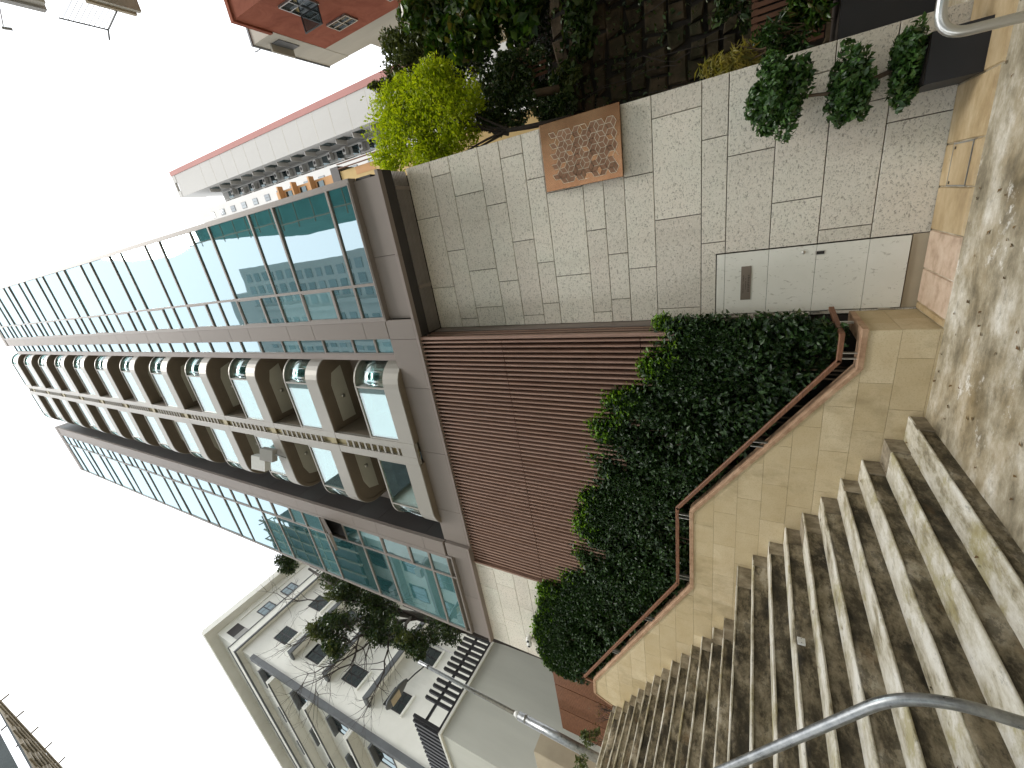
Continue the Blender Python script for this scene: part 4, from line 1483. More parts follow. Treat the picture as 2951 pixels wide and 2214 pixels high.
    # terrace in front, with a black slatted fence
    T = thing('terrace_wall', 'plain grey rendered terrace wall between the white building and the granite podium', 'wall', (-16, 6, 3.9))
    XT, YT, ZT = -14.8, 5.14, 9.75
    m = MB(); m.box(-40, XT, YT, 14, 3.88, ZT); m.build('wall', 'grey_render', T)
    m = MB(); m.box(-40, XT + .07, YT - .07, 14, ZT, ZT + .09); m.build('coping', 'white_render', T)
    F = thing('terrace_fence', 'row of black upright fence slats on top of the terrace wall', 'fence', (-15, 6, 9.84))
    m = MB(); m.box(XT - .05, XT + .03, YT, 13, ZT + .095, ZT + .19); m.box(-40, XT - .05, YT - .02, YT + .06, ZT + .095, ZT + .19); m.build('bottom_rail', 'black_paint', F)
    m = MB(); m.box(XT - .05, XT - .0, YT, 13, ZT + .72, ZT + .82); m.box(-40, XT - .05, YT - .0, YT + .04, ZT + .72, ZT + .82); m.build('top_rail', 'black_paint', F)
    sm = MB(); sm.box(-.05, .06, -.048, .048, 0, 1.12); sme = sm.mesh('slat', 'black_paint')
    y = YT + .06; k = 0
    while y < 12.5:
        if k not in (1, 2, 7): inst('slat', sme, (XT, y, ZT + .14), F)
        y += .215; k += 1
    x = XT - .15
    while x > -21:
        inst('slat', sme, (x, YT, ZT + .14), F)
        x -= .245


# ================================================================== TREES ON THE LEFT
def build_left_trees():
    t = thing('evergreen_tree', 'dark evergreen tree squeezed between the tower and the white building', 'tree', (-13, 8.2, 3.9))
    m = MB(); m.smooth = True
    m.tube([(-13, 8.3, 3.9), (-13, 8.0, 7.5), (-13, 7.5, 11.0), (-13, 7.25, 12.3), (-13, 7.0, 13.5), (-12.9, 6.9, 15.5), (-12.8, 7.2, 18.5)], [.22, .19, .16, .14, .12, .09, .05], 9)
    for (a, b) in (((-13, 7.0, 13.5), (-12.6, 5.4, 14.3)), ((-13, 7.25, 12.3), (-12.5, 6.2, 11.6)), ((-12.9, 6.9, 15.2), (-12.5, 6.3, 15.3)), ((-13, 7.0, 13.8), (-13.3, 8.5, 15))):
        m.tube([a, (Vector(a) + Vector(b)) / 2 + Vector((0, 0, .15)), b], [.08, .06, .03], 7)
    m.build('trunk', 'bark_grey', t)
    P, Q = [], []
    for c, r, n in (((-12.5, 6.86, 19.6), (.55, .5, .9), 1900), ((-12.5, 6.75, 15.2), (.8, .75, 1.05), 3000), ((-12.4, 5.35, 14.25), (.7, .65, .85), 2800),
                    ((-12.7, 6.5, 13.6), (.9, 1.0, 1.1), 5200), ((-12.5, 6.45, 11.6), (.8, .65, 1.0), 2600), ((-12.6, 6.9, 10.6), (.7, .65, .8), 1700), ((-12.4, 4.8, 13.6), (.45, .32, .5), 800),
                    ((-12.5, 5.95, 10.9), (.4, .38, .5), 800), ((-12.9, 7.3, 16.8), (.7, .5, 1.4), 1700), ((-12.5, 5.9, 12.6), (.5, .5, .6), 1300)):
        p, q = clump_points(c, r, n, .3, 18); P.append(p); Q.append(q)
    leaf_mesh('crown', np.concatenate(P), .115, 'leaf_dark', t, .45, .45, .35, np.concatenate(Q) * .4)
    P = []
    for c, r, n in (((-12.2, 6.3, 15.5), (.4, .35, .6), 500), ((-12.1, 5.0, 14.6), (.35, .35, .6), 520), ((-12.2, 4.75, 13.5), (.3, .2, .35), 200), ((-12.2, 6.1, 11.3), (.3, .3, .6), 350)):
        P.append(clump_points(c, r, n, .5, 8)[0])
    leaf_mesh('olive_crown', np.concatenate(P), .10, 'leaf_olive', t, .45, .6)  # second crown layer in lighter olive leaves
    t = thing('bare_tree', 'leafless grey tree with spreading twigs across the white building', 'tree', (-13.2, 7.6, 3.9))
    m = MB(); m.smooth = True
    m.tube([(-13.2, 7.9, 3.9), (-13.1, 7.7, 8.5), (-13, 7.2, 12.0)], [.13, .1, .07], 8)
    limbs = [[(7.0, 13.5), (6.31, 14.2), (5.32, 15.4), (4.75, 15.86), (4.25, 16.55)],
             [(6.6, 12.9), (6.03, 12.94), (5.24, 13.1), (4.56, 13.7), (3.98, 14.08), (3.33, 13.85)],
             [(6.68, 12.4), (5.99, 12.25), (5.1, 11.5), (4.28, 11.24), (3.75, 11.06)],
             [(6.3, 12.95), (5.58, 13.26), (4.82, 12.73), (3.92, 13.26), (3.39, 12.68)],
             [(7.0, 13.0), (6.4, 14.8), (6.1, 16.2), (5.6, 17.3), (5.5, 18.3)]]
    for li, L in enumerate(limbs):
        pts = [Vector((-13 + .15 * li + random.uniform(-.1, .1), y, z)) for y, z in L]
        fine = []
        for i in range(len(pts) - 1):
            for k in range(3):
                fine.append(pts[i].lerp(pts[i + 1], k / 3) + Vector((random.gauss(0, .05), random.gauss(0, .04), random.gauss(0, .04))))
        fine.append(pts[-1])
        rs = [.038 * (1 - .8 * i / len(fine)) for i in range(len(fine))]
        m.tube([(-13, 7.2, 12.0)] + fine, [.05] + rs, 6, False)
        for i in range(2, len(fine)):
            for _ in range(2):
                d = (fine[i] - fine[i - 1]).normalized() + Vector((random.gauss(0, .5), random.gauss(0, .7), random.gauss(0, .7)))
                branch(m, fine[i], d, random.uniform(.5, .95), rs[i] * .6, 2, .65, 4, 4, .6, 2, None, .05, .35)
    m.build('branches', 'twig_dark', t)


def build_litter():
    t = thing('fallen_leaves', 'scattered dry brown leaves lying on the stairs and the ground', 'leaves', (-2, 3, 0))
    P = []
    for _ in range(34):
        k = random.randint(0, 9)
        x0, x1 = STEPS[k][0], STEPS[k + 1][0]
        P.append((random.uniform(x1 + .03, x0 - .04) if random.random() < .5 else x1 + .04, random.uniform(1.2, 5.25), STEPS[k][1] + .008))
    for _ in range(60):
        P.append((random.uniform(-2.4, 1.5), 5.3 - abs(random.gauss(0, 1.2)), .008))
    leaf_mesh('leaves', np.array(P), .045, 'leaf_brown', t, .5, 2.5)

# ================================================================== RIGHT SIDE
def build_right():
    # old stone retaining wall with tree shade put into its dark colour
    W = thing('stone_wall', 'mossy retaining wall of rough stones, tree shade put into its colour, behind the granite wall', 'wall', (4, 10.3, 0))
    m = MB(); m.box(1.26, 9.0, 10.33, 10.9, -.2, 5.55); m.build('mortar_core', 'stone_mortar', W)
    rg = random.Random(11)
    z = 0.0
    cnt = 0
    while z < 5.5:
        hh = rg.uniform(.24, .46)
        x = 1.3 + rg.uniform(0, .25)
        while x < 6.4:
            wd = rg.uniform(.2, .62)
            x1, z1 = min(x + wd, 6.5), min(z + hh, 5.6)
            g = .03
            j = lambda: rg.uniform(-.05, .05)
            y = 10.30 - rg.uniform(0, .05)
            c = .035
            a = [(x + g + j(), z + g + j()), (x1 - g + j(), z + g + j()), (x1 - g + j(), z1 - g + j()), (x + g + j(), z1 - g + j())]
            cx, cz = (x + x1) / 2, (z + z1) / 2
            m = MB()
            vs = [(p[0], 10.36, p[1]) for p in a] + [(p[0], y + .03, p[1]) for p in a] + [(cx + (p[0] - cx) * .84 + j() * .4, y - rg.uniform(0, .02), cz + (p[1] - cz) * .82 + j() * .4) for p in a]
            fs = [(8, 9, 10, 11)] + [(i, (i + 1) % 4, 4 + (i + 1) % 4, 4 + i) for i in range(4)] + [(4 + i, 4 + (i + 1) % 4, 8 + (i + 1) % 4, 8 + i) for i in range(4)]
            m.add(vs, fs); m.build('stone', 'shaded_stone', W)
            cnt += 1
            x = x1
        z += hh
    tr = MB(); tr.box(1.26, 40, 10.9, 60, -.3, 5.45)
    tr.box(3.9, 40, 13.9, 59, 5.45, 8.2)
    o = tr.build('hillside', 'soil'); tag(o, 'earth bank above the stone wall', None, None, 'structure')

    # black low planter and brown slatted trough beyond the granite wall
    t = thing('low_planter', 'long low black planter beyond the right end of the granite wall', 'planter', (2.5, 7.8, 0))
    m = MB(); m.box(1.47, 5.0, 7.37, 8.15, .017, .86); b = m.build('box', 'navy_black', t)
    m = MB(); m.box(1.49, 4.98, 7.39, 8.13, .861, .868); m.build('soil', 'soil', b)
    t = thing('slatted_trough', 'brown slatted trough half hidden by leaves above the black planter', 'trough', (2.3, 8.4, 1))
    m = MB(); m.box(1.75, 3.0, 8.36, 8.7, .9, 1.78); m.build('box', 'soil', t)
    for k in range(15):
        x = 1.75 + k * .085
        m = MB(); m.box(x, x + .058, 8.32, 8.345, .92, 1.80); m.build('slat', 'trellis_wood', t)
    for z in (1.0, 1.72):
        m = MB(); m.box(1.74, 3.02, 8.346, 8.36, z, z + .06); m.build('rail', 'trellis_wood', t)
    # mixed leafy plants around it
    def bush(name, label, c, r, n, size, mat, cat='shrub', aspect=.4, knots=9, shell=.35, upb=.5):
        s = thing(name, label, cat, (c[0], c[1], c[2] - r[2]))
        p, q = clump_points(c, r, n, shell, knots)
        leaf_mesh('foliage', p, size, mat, s, aspect, upb, .4)
        m = MB()
        for _ in range(6):
            branch(m, (c[0] + random.uniform(-.2, .2) * r[0], c[1] + random.uniform(-.2, .2) * r[1], c[2] - r[2] * 1.05), (random.uniform(-.5, .5) * r[0], random.uniform(-.5, .5) * r[1], r[2]), r[2] * .9, .012, 1, n=4)
        m.build('stems', 'bark', s)
        return s
    bush('trailing_plant', 'leafy green plants spilling over the low black planter', (2.15, 7.6, 1.15), (.5, .3, .36), 800, .14, 'leaf_big')
    bush('fern_clump', 'spiky mid-green clump in front of the brown trough', (1.75, 7.6, 1.5), (.34, .25, .38), 900, .13, 'leaf_topiary', aspect=.2)
    bush('pale_bamboo', 'yellowish narrow-leaved plant at the edge of the granite wall', (1.50, 7.0, 1.98), (.26, .22, .36), 700, .13, 'leaf_yellow', aspect=.16)
    bush('shrub_by_trough', 'dark leafy bush rising over the top of the brown trough', (2.55, 8.6, 2.0), (.5, .35, .45), 700, .12, 'leaf_dark')

    # shrubs and trees on the bank
    t = thing('lime_tree', 'young tree with bright lime-green leaves above the granite wall', 'tree', (2.3, 9.2, 5.5))
    m = MB(); m.smooth = True
    ends = []
    for k in range(7):
        branch(m, (2.0 + random.uniform(-.1, .1), 9.2, 6.4), (random.uniform(-.25, .75), random.uniform(-.4, .4), 1.1), 1.25, .030, 3, .5, 6, 5, .66, 3, ends, .1, .2)
    m.tube([(1.9, 9.35, 5.0), (1.95, 9.25, 5.9), (2.0, 9.2, 6.45)], [.06, .05, .045], 8)
    m.build('branches', 'twig_dark', t)
    E = np.array(ends)
    C = [E[RNG.integers(0, len(E), 5200)] + RNG.normal(0, .17, (5200, 3))]
    for c, r, n in (((2.75, 9.0, 9.0), (.85, .55, 1.2), 7000), ((3.1, 9.0, 8.1), (.7, .5, .95), 4600), ((2.1, 9.0, 9.6), (.45, .4, .7), 2200), ((2.0, 9.0, 8.4), (.5, .4, .7), 2600), ((3.35, 9.0, 9.0), (.4, .4, .65), 1200), ((2.2, 9.0, 7.5), (.5, .4, .6), 2200), ((2.7, 9.0, 7.2), (.5, .4, .5), 1800)):
        C.append(clump_points(c, r, n, .2, 26)[0])
    C = np.concatenate(C)
    C = C[(C[:, 2] > 6.6) & (C[:, 0] > 1.62 + (9.5 - C[:, 2]) * .0)]
    leaf_mesh('crown', C, .085, 'leaf_lime', t, .42, .5, .4)

    def tree(name, label, base, clumps, size, mat, trunk_to, aspect=.5, r=.09):
        t = thing(name, label, 'tree', base)
        m = MB(); m.smooth = True
        b = Vector(base); e = Vector(trunk_to)
        mid = b.lerp(e, .5) + Vector((random.uniform(-.2, .2), random.uniform(-.2, .2), 0))
        m.tube([b, mid, e], [r, r * .8, r * .5], 8)
        for c, rr, n in clumps:
            m.tube([mid.lerp(e, random.uniform(.2, .9)), (Vector(c) + e) / 2, c], [r * .4, r * .25, r * .1], 6)
        m.build('trunk', 'bark', t)
        P = np.concatenate([clump_points(c, rr, n, .3, 12)[0] for c, rr, n in clumps])
        leaf_mesh('crown', P, size, mat, t, aspect, .45, .45)
        return t
    tree('dark_shrub_tree', 'dark glossy small-leaved bush directly behind the copper panel corner', (2.6, 9.9, 5.4),
         [((2.45, 9.4, 6.55), (.6, .4, .85), 4200), ((3.1, 9.5, 6.2), (.55, .4, .7), 3000), ((2.2, 9.6, 5.5), (.4, .3, .7), 1600)], .085, 'leaf_dark', (2.6, 9.6, 6.6))
    tree('small_white_leaf_bush', 'small pale-edged bush growing out of the stone wall', (3.0, 10.25, 4.9),
         [((2.85, 9.95, 5.15), (.3, .22, .35), 420)], .09, 'leaf_olive', (2.9, 10.0, 5.2), .4, .02)
    tree('big_leaf_tree', 'large-leaved dark tree hanging over the stone wall at the right edge', (6.2, 11.8, 5.4),
         [((4.6, 10.6, 7.6), (.9, .7, .9), 1500), ((5.3, 11.0, 9.0), (1.0, .8, 1.1), 1600), ((5.9, 11.2, 7.0), (1.1, .8, 1.0), 1500), ((4.3, 10.4, 6.4), (.7, .5, .7), 520), ((6.6, 11.4, 8.8), (1.2, .8, 1.3), 900), ((5.2, 10.7, 6.2), (.8, .5, .5), 420)], .22, 'leaf_big', (5.6, 11.2, 8.6), .62, .14)
    tree('fine_leaf_tree', 'dense mid-green tree between the lime tree and the red building', (5.4, 13.2, 5.4),
         [((5.0, 12.0, 10.9), (.7, .7, 1.0), 2600), ((5.6, 12.0, 10.6), (.7, .7, 1.0), 2400), ((5.2, 12.0, 9.6), (.9, .6, 1.0), 2200), ((4.8, 12.0, 12.0), (.35, .4, .6), 900), ((5.7, 12.0, 11.3), (.3, .4, .5), 600)], .12, 'leaf_olive', (5.3, 12.3, 10.4), .45, .12)
    tree('hanging_shrub', 'dark shrub trailing down the stone wall at the right edge of the frame', (5.4, 10.25, 4.6),
         [((4.6, 9.95, 4.9), (.8, .3, .8), 800), ((4.9, 9.9, 3.4), (.7, .25, 1.1), 700), ((3.6, 10.0, 4.8), (.7, .2, .5), 500), ((4.0, 9.95, 2.6), (.5, .2, .7), 320), ((2.7, 10.0, 5.2), (.5, .2, .4), 300)], .17, 'leaf_dark', (4.9, 10.1, 4.9), .55, .03)
    tree('backdrop_tree', 'broad dark tree filling the gap between the lime tree and the stone wall', (4.2, 13.0, 5.4),
         [((3.6, 11.6, 7.6), (.9, .6, 1.0), 2000), ((4.4, 11.9, 8.8), (.9, .6, 1.1), 1900), ((3.2, 11.5, 6.3), (.9, .5, .7), 1500), ((4.4, 11.6, 6.5), (.9, .5, .7), 1400), ((5.4, 12.0, 7.8), (.9, .6, 1.0), 1500)], .12, 'leaf_dark', (4.0, 12.2, 8.4), .5, .12)
    tree('backdrop_tree', 'dark tree rising against the red building wall', (7.2, 13.6, 5.4),
         [((6.6, 12.6, 9.6), (1.0, .7, 1.2), 1800), ((7.4, 12.8, 8.0), (1.1, .7, 1.2), 1700), ((6.2, 12.4, 7.6), (.9, .6, .9), 1300), ((7.6, 12.9, 10.8), (.9, .7, 1.1), 1200)], .15, 'leaf_big', (6.9, 13.0, 9.5), .5, .14)
    # ivy and dry leaves trailing on the stones
    iv = thing('wall_creeper', 'sparse creeper and dry stems clinging to the dark stone wall', 'creeper', (3.5, 10.2, .5))
    m = MB()
    for k in range(16):
        x = random.uniform(1.8, 5.6); z = random.uniform(3.6, 5.5)
        pts = [Vector((x, 10.2, z))]
        for _ in range(7): pts.append(pts[-1] + Vector((random.gauss(0, .05), random.gauss(0, .01), -random.uniform(.1, .35))))
        m.tube(pts, .008, 4, False)
    m.build('stems', 'twig_dark', iv)
    n = 1100
    leaf_mesh('leaves', np.stack([RNG.uniform(1.6, 6, n), RNG.uniform(10.14, 10.24, n), 5.5 - np.abs(RNG.normal(0, 2.0, n))], 1).clip([0, 0, .3], [9, 11, 6]), .09, 'leaf_dark', iv, .5, .1)
    # broken timber trellis on the bank
    t = thing('timber_trellis', 'orange-brown timber trellis panel among the dark shrubs', 'trellis', (3.1, 9.85, 5.6))
    for k in range(5):
        x = 2.95 + k * .10
        m = MB(); m.box(x, x + .055, 9.87, 9.885, 5.62 + .03 * (k % 2), 6.42 - .05 * k); m.build('board', 'trellis_wood', t)
    m = MB(); m.box(2.8, 3.5, 9.845, 9.868, 5.95, 6.02); m.build('cross_board', 'trellis_wood', t)
    m = MB(); m.box(2.9, 3.45, 9.845, 9.868, 6.25, 6.30); m.build('cross_board', 'trellis_wood', t)

    # ------------------------------------------------ red building
    R = thing('red_building', 'red rendered building with a grey roof storey on the right', 'building', (12, 15, 5))
    m = MB(); m.box(9, 20, 12.7, 16.84, 5, 19.13); m.build('wall', 'red_render', R)
    m = MB(); m.box(9.003, 20, 16.845, 18.2, 5, 19.4); m.build('grey_wall', 'old_concrete', R)
    m = MB(); m.box(8.99, 20, 14.25, 18.21, 19.41 - .27, 20.55); m.build('roof_storey', 'old_concrete', R)
    m = MB(); m.box(8.95, 20, 14.2, 18.25, 20.552, 20.66); m.build('roof_edge', 'band_grey', R)
    m = MB(); m.box(8.93, 20, 12.63, 14.24, 19.132, 19.30); m.build('parapet_edge', 'red_render', R)
    def rwin(y0, y1, z0, z1, opened=False):
        f = MB(); t = .045
        f.box(8.93, 9.08, y0, y1, z1 - t, z1); f.box(8.93, 9.08, y0, y1, z0, z0 + t); f.box(8.93, 9.08, y0, y0 + t, z0 + t, z1 - t); f.box(8.93, 9.08, y1 - t, y1, z0 + t, z1 - t)
        f.box(8.94, 9.07, (y0 + y1) / 2 - .02, (y0 + y1) / 2 + .02, z0 + t, z1 - t); f.box(8.945, 9.065, y0 + t, y1 - t, (z0 + z1) / 2 - .02, (z0 + z1) / 2 + .02)
        o = f.build('window', 'galvanised', R)
        p = MB(); p.box(8.985, 8.99, y0 + .03, y1 - .03, z0 + .03, z1 - .03); p.build('pane', 'pale_glass', o)
        if opened:
            c = MB()
            for (a, b, cc, d) in ((8.35, 8.93, 16.25, 16.29), (8.35, 8.93, 17.25, 17.29), (8.35, 8.39, 16.29, 17.25), (8.89, 8.93, 16.29, 17.25)):
                c.box(a, b, y1 - .05, y1 - .01, cc, d)
            c.build('casement', 'black_paint', o)
            c = MB(); c.box(8.39, 8.89, y1 - .035, y1 - .03, 16.29, 17.25); c.build('casement_pane', 'pale_glass', o)
    rwin(13.35, 14.30, 16.2, 17.34, True)
    rwin(15.52, 16.2, 16.2, 17.36)
    rwin(13.35, 14.30, 13.2, 14.34); rwin(15.52, 16.2, 13.2, 14.36)
    f = MB(); f.box(8.96, 8.985, 14.75, 15.75, 19.5, 20.0); o = f.build('roof_window', 'band_grey', R)
    m = MB(); m.box(8.70, 8.985, 14.7, 15.8, 20.01, 20.09); m.build('canopy', 'old_concrete', o)
    m = MB(); m.tube([(9.2, 15.0, 20.66), (9.2, 15.0, 21.6)], .02, 6); m.tube([(9.2, 14.8, 21.5), (9.2, 15.25, 21.5)], .012, 5); m.tube([(9.2, 14.85, 21.3), (9.2, 15.2, 21.3)], .012, 5); m.build('aerial', 'band_grey', R)
    A = thing('grey_annex', 'low weathered concrete annex with a dark opening beyond the red building', 'building', (12, 21, 5))
    m = MB(); m.box(9.2, 20, 18.4, 24, 5, 17.9); m.build('wall', 'old_concrete', A)
    m = MB(); m.box(9.17, 9.199, 19.0, 20.6, 14.9, 16.3); o = m.build('opening', 'soffit_black', A)
    for k in range(4):
        m = MB(); m.box(9.02, 9.165, 19.1 + .33 * k, 19.3 + .33 * k, 14.95 + .1 * (k % 2), 15.6 - .12 * k); m.build('stored_board', ('trellis_wood', 'concrete_white', 'red_stripe', 'plinth_tan')[k], o)

    # ------------------------------------------------ tall grey block
    G = thing('concrete_tower_block', 'tall pale concrete housing block with a red edge stripe, far right of the tower', 'apartment block', (13, 44, 0))
    m = MB(); m.box(13.4, 16.62, 40, 52, 0, 83.9); m.build('blank_wall', 'concrete_pale', G)
    m = MB(); m.box(16.63, 17.3, 39.9, 52, 0, 85.0); m.build('edge_stripe', 'red_stripe', G)
    m = MB(); m.box(13.4, 14.3, 39.95, 44, 83.9, 84.9); m.box(15.6, 16.62, 39.95, 44, 83.9, 84.9); m.box(14.3, 15.6, 39.95, 40.3, 84.6, 84.9); m.build('roof_frame', 'concrete_pale', G)
    for k in range(14):
        z = 36.0 + 3.06 * k
        m = MB(); m.box(13.38, 16.64, 39.985, 39.998, z, z + .05); m.build('joint', 'old_concrete', G)
    m = MB(); m.box(8.9, 10.7, 40, 52, 0, 81.0); m.build('window_strip_wall', 'concrete_white', G)
    m = MB(); m.box(10.71, 13.39, 44, 52, 0, 79.5); m.build('recess_wall', 'concrete_pale', G)
    fw = MB(); fw.box(-.42, .42, -.03, .03, -.62, .62); fm = fw.mesh('window', 'band_grey')
    pw = MB(); pw.box(-.36, -.03, -.05, -.035, -.54, .54); pw.box(.03, .36, -.05, -.035, -.54, .54); pm = pw.mesh('pane', 'pale_glass')
    for k in range(15):
        z = 37.4 + 3.06 * k
        if z > 80: continue
        o = inst('window', fm, (9.5, 39.98, z), G)
        inst('pane', pm, (0, 0, 0), o)
    sw = MB(); sw.box(-.04, .04, -.7, .7, -.6, .6); sm_ = sw.mesh('window', 'dark_glass')
    hw = MB(); hw.box(-.5, .02, -.85, .85, .72, .82); hm = hw.mesh('window_hood', 'concrete_white')
    ac = MB(); ac.box(-.42, .42, -.3, .3, -.3, .3); acm = ac.mesh('air_conditioner', 'concrete_white')
    fan = MB(); fan.tube([(0, -.301, 0), (0, -.32, 0)], .22, 12); fanm = fan.mesh('fan', 'soffit_black')
    dw = MB(); dw.box(-.55, .55, -.05, .05, -.6, .6); dwm = dw.mesh('window', 'dark_glass')
    rk = MB()
    for a in (-.5, .5): rk.box(a - .03, a + .03, -1.1, 0, -.03, .03)
    for a in (-1.1, -.7, -.35): rk.box(-.6, .6, a - .02, a + .02, .03, .06)
    rkm = rk.mesh('drying_rack', 'band_grey')
    for k in range(14):
        z = 36.3 + 3.06 * k
        o = inst('window', sm_, (13.37, 41.6, z), G)
        inst('window_hood', hm, (0, 0, 0), o)
        for j, (dx, dz) in enumerate(((11.3, .1), (12.5, -.5))):
            w_ = inst('window', dwm, (dx, 43.95, z + 1.0), G)
            a = inst('air_conditioner', acm, (dx + random.uniform(-.2, .2), 43.6, z + dz), G)
            inst('fan', fanm, (0, 0, 0), a)
            inst('drying_rack', rkm, (dx, 43.9, z + .45), w_)
    p = MB()
    for x in (10.95, 11.9, 13.1): p.tube([(x, 43.85, 20), (x, 43.85, 79)], .09, 6)
    p.build('drain_pipes', 'concrete_white', G)

    # ------------------------------------------------ orange block
    O = thing('orange_building', 'orange and yellow painted building edge just right of the tower', 'building', (4, 24, 0))
    m = MB(); m.box(1.5, 5.36, 22, 30, 0, 26.1); m.build('lower_wall', 'yellow_wall', O)
    m = MB(); m.box(1.5, 5.36, 22.02, 30, 26.9, 33.55); m.build('upper_wall', 'orange_wall', O)
    m = MB(); m.box(1.5, 5.7, 21.9, 30, 26.11, 26.89); m.build('dark_ledge', 'soffit_black', O)
    for z in (28.9, 30.9, 32.6):
        m = MB(); m.box(4.3, 5.62, 21.6, 22.01, z, z + .16); l = m.build('ledge', 'orange_wall', O)
        m = MB(); m.box(4.55, 5.2, 21.97, 22.018, z - .95, z - .25); m.build('window', 'dark_glass', O)
    m = MB(); m.box(4.9, 5.355, 21.985, 21.999, 22.8, 24.6); m.build('paint_patch', 'orange_wall', O)
    m = MB()
    for x in (5.5, 5.75): m.tube([(x, 21.8, 20), (x, 21.8, 26.0)], .04, 6)
    m.build('drain_pipes', 'trellis_wood', O)

    # ------------------------------------------------ near right-hand roof edges overhead
    E = thing('overhanging_roof', 'pale concrete roof overhang high at the right corner of the sky', 'roof', (11, 5, 22))
    m = MB(); m.box(9.6, 16, -6, 8.55, 22.9, 23.2); sl = m.build('roof_slab', 'old_concrete', E)
    m = MB(); m.box(9.52, 16, -6, 8.62, 23.2, 23.45); m.build('gutter', 'concrete_pale', sl)
    m = MB(); m.box(10.4, 16, -6, 8.0, 0, 22.9); m.build('wall', 'old_concrete', E)
    m = MB(); m.tube([(9.55, 7.5, 23.4), (9.1, 7.55, 24.1)], .02, 6); m.tube([(9.05, 7.5, 24.15), (9.05, 7.75, 24.1)], .05, 6); m.build('spout', 'galvanised', sl)
    C = thing('rooftop_canopy', 'tiled canopy with a thin steel railing near the right corner of the sky', 'canopy', (11, 10, 21))
    m = MB(); m.box(9.35, 15, 9.0, 10.6, 21.2, 21.36); sl = m.build('canopy_slab', 'old_concrete', C)
    m = MB(); m.box(9.28, 15, 9.1, 10.5, 21.36, 21.5); m.build('canopy_band', 'plinth_tan', sl)
    m = MB(); m.box(10.2, 15, 9.0, 10.4, 0, 21.2); m.build('wall', 'old_concrete', C)
    m = MB()
    m.tube([(9.1, 8.6, 22.6), (9.1, 9.95, 22.6)], .025, 6)
    m.tube([(9.1, 9.95, 22.6), (9.25, 9.9, 21.45)], .03, 6); m.tube([(9.1, 9.95, 22.6), (8.9, 10.0, 22.9)], .03, 6)
    for k in range(9): m.tube([(9.1, 8.7 + k * .14, 22.6), (9.25, 8.72 + k * .14, 21.45)], .009, 4)
    m.build('railing', 'band_grey', C)


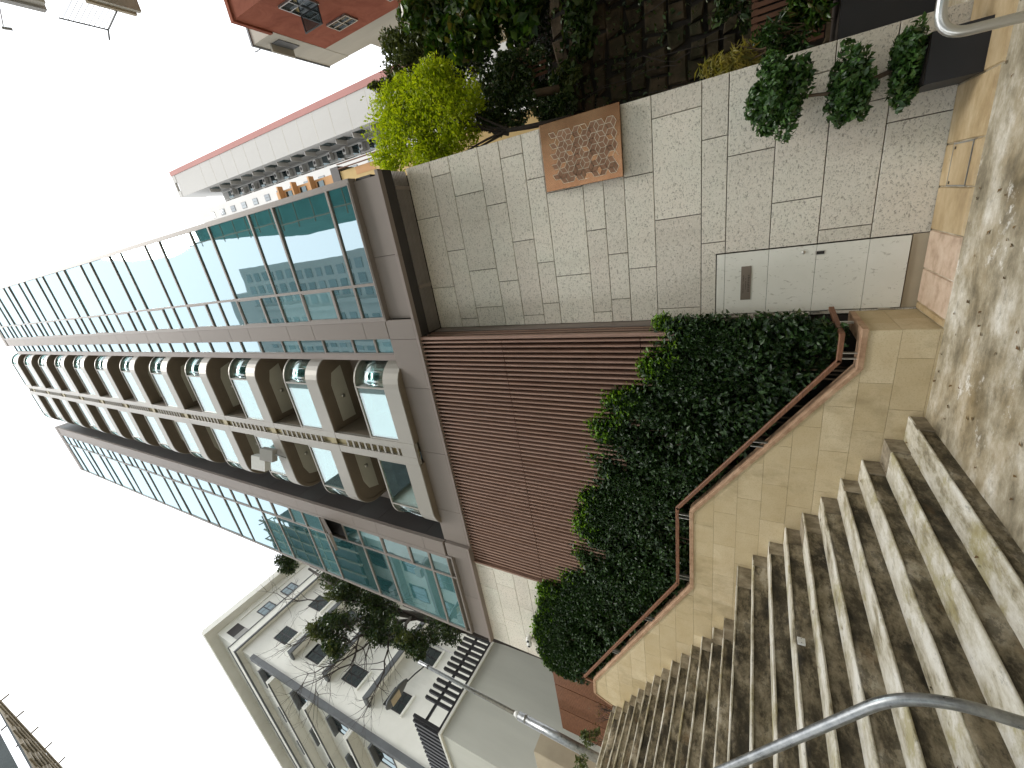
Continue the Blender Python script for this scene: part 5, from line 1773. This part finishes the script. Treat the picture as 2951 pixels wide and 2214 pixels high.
# ================================================================== ACROSS THE STAIRS (seen overhead and mirrored in the glass)
def build_opposite():
    S = thing('scaffolded_building', 'building under bamboo scaffolding at the left corner of the sky', 'building', (-25, -6, 0))
    m = MB(); m.box(-40, -19.4, -16, -3.6, 0, 34.6); w = m.build('wall', 'white_render', S)
    m = MB(); m.box(-40, -19.2, -16, -3.3, 34.2, 34.8); m.build('roof_edge', 'concrete_pale', S)
    fr = MB(); fr.box(-.7, .7, -.02, .03, -.8, .8); fm = fr.mesh('window', 'band_grey')
    pr = MB(); pr.box(-.62, -.03, .03, .04, -.7, .7); pr.box(.03, .62, .03, .04, -.7, .7); pm = pr.mesh('pane', 'dark_glass')
    ar = MB(); ar.box(-.35, .35, 0, .5, -.25, .25); am = ar.mesh('air_conditioner', 'concrete_white')
    for k in range(9):
        for j in range(6):
            o = inst('window', fm, (-20.8 - 2.6 * j, -3.6, 6 + 3.1 * k), S)
            inst('pane', pm, (0, 0, 0), o)
            if (k + j) % 2: inst('air_conditioner', am, (.2, 0, -1.15), o)
    for k in range(10):
        m = MB(); m.box(-40, -19.35, -3.6, -3.1, 4.0 + 3.1 * k, 4.25 + 3.1 * k); m.build('floor_band', 'concrete_pale', S)
    # bamboo scaffold and netting near the roof
    N = MB(); N.box(-40, -18.9, -2.2, -2.17, 24.5, 35.7); N.box(-18.9, -18.87, -14, -2.45, 26.5, 34.9); N.build('netting', 'scaffold_net', S)
    for k in range(20):
        x = -18.8 - 1.05 * k
        m = MB(); m.tube([(x, -2.1, 24), (x + random.uniform(-.1, .1), -2.05, 30), (x + random.uniform(-.15, .15), -2.1, 35.8 + random.uniform(0, .5))], .07, 6)
        m.build('bamboo_pole', 'bamboo', S)
    for k in range(7):
        z = 27 + 1.35 * k
        m = MB(); m.tube([(-18.2, -2.0, z), (-28, -2.02 + random.uniform(-.05, .05), z + random.uniform(-.15, .15)), (-39, -2.0, z)], .05, 6); m.build('bamboo_ledger', 'bamboo', S)
    for k in range(9):
        x = -19 - 1.4 * k
        m = MB(); m.tube([(x, -2.6, 35.3), (x + .1, -1.65, 35.4)], .045, 6); m.build('bamboo_stub', 'bamboo', S)

    T = thing('opposite_tower', 'grey residential tower mirrored in the right-hand windows', 'apartment tower', (-12, -45, 0))
    m = MB(); m.box(-26, 1.0, -56, -40, 0, 96); m.box(-22, -4, -54, -41, 96, 104); m.build('wall', 'facade_grey', T)
    fr = MB(); fr.box(-.8, .8, -.05, .06, -.95, .95); fm = fr.mesh('window', 'dark_glass')
    for k in range(27):
        for j in range(10):
            if j == 3: continue
            inst('window', fm, (.0 - 1.15 - 2.5 * j, -39.97, 14 + 3.05 * k), T)
    for j in (3, 6, 9):
        m = MB(); m.box(.1 - 2.5 * j - .9, .1 - 2.5 * j - .1, -39.99, -39.2, 0, 95); m.build('pier', 'facade_grey', T)
    Q = thing('netted_building', 'building wrapped in teal netting and bamboo, mirrored at the right edge of the windows', 'building', (6, -14, 0))
    m = MB(); m.box(4.0, 14, -22, -11.5, 0, 46); m.build('wall', 'facade_grey', Q)
    m = MB(); m.box(3.5, 14, -10.9, -10.86, 3, 47); m.box(3.46, 3.5, -22, -10.86, 3, 47); m.build('netting', 'mesh_teal', Q)
    for k in range(22):
        z = 4 + 2.0 * k
        m = MB(); m.tube([(2.9 + random.uniform(-.25, .15), -10.6, z), (14, -10.6, z + random.uniform(-.2, .2))], .05, 5); m.build('bamboo_ledger', 'bamboo', Q)
    for k in range(6):
        m = MB(); m.tube([(3.35 + k * 1.4, -10.5, 0), (3.3 + k * 1.4, -10.5, 48)], .055, 5); m.build('bamboo_pole', 'bamboo', Q)


build_ground()
build_stairs()
build_planter()
build_podium()
build_tower()
build_right()
build_white()
build_opposite()
build_tower_extras()
build_upper_left()
build_hedge()
build_topiary()
build_rails()
build_lamp()
build_left_trees()
build_litter()
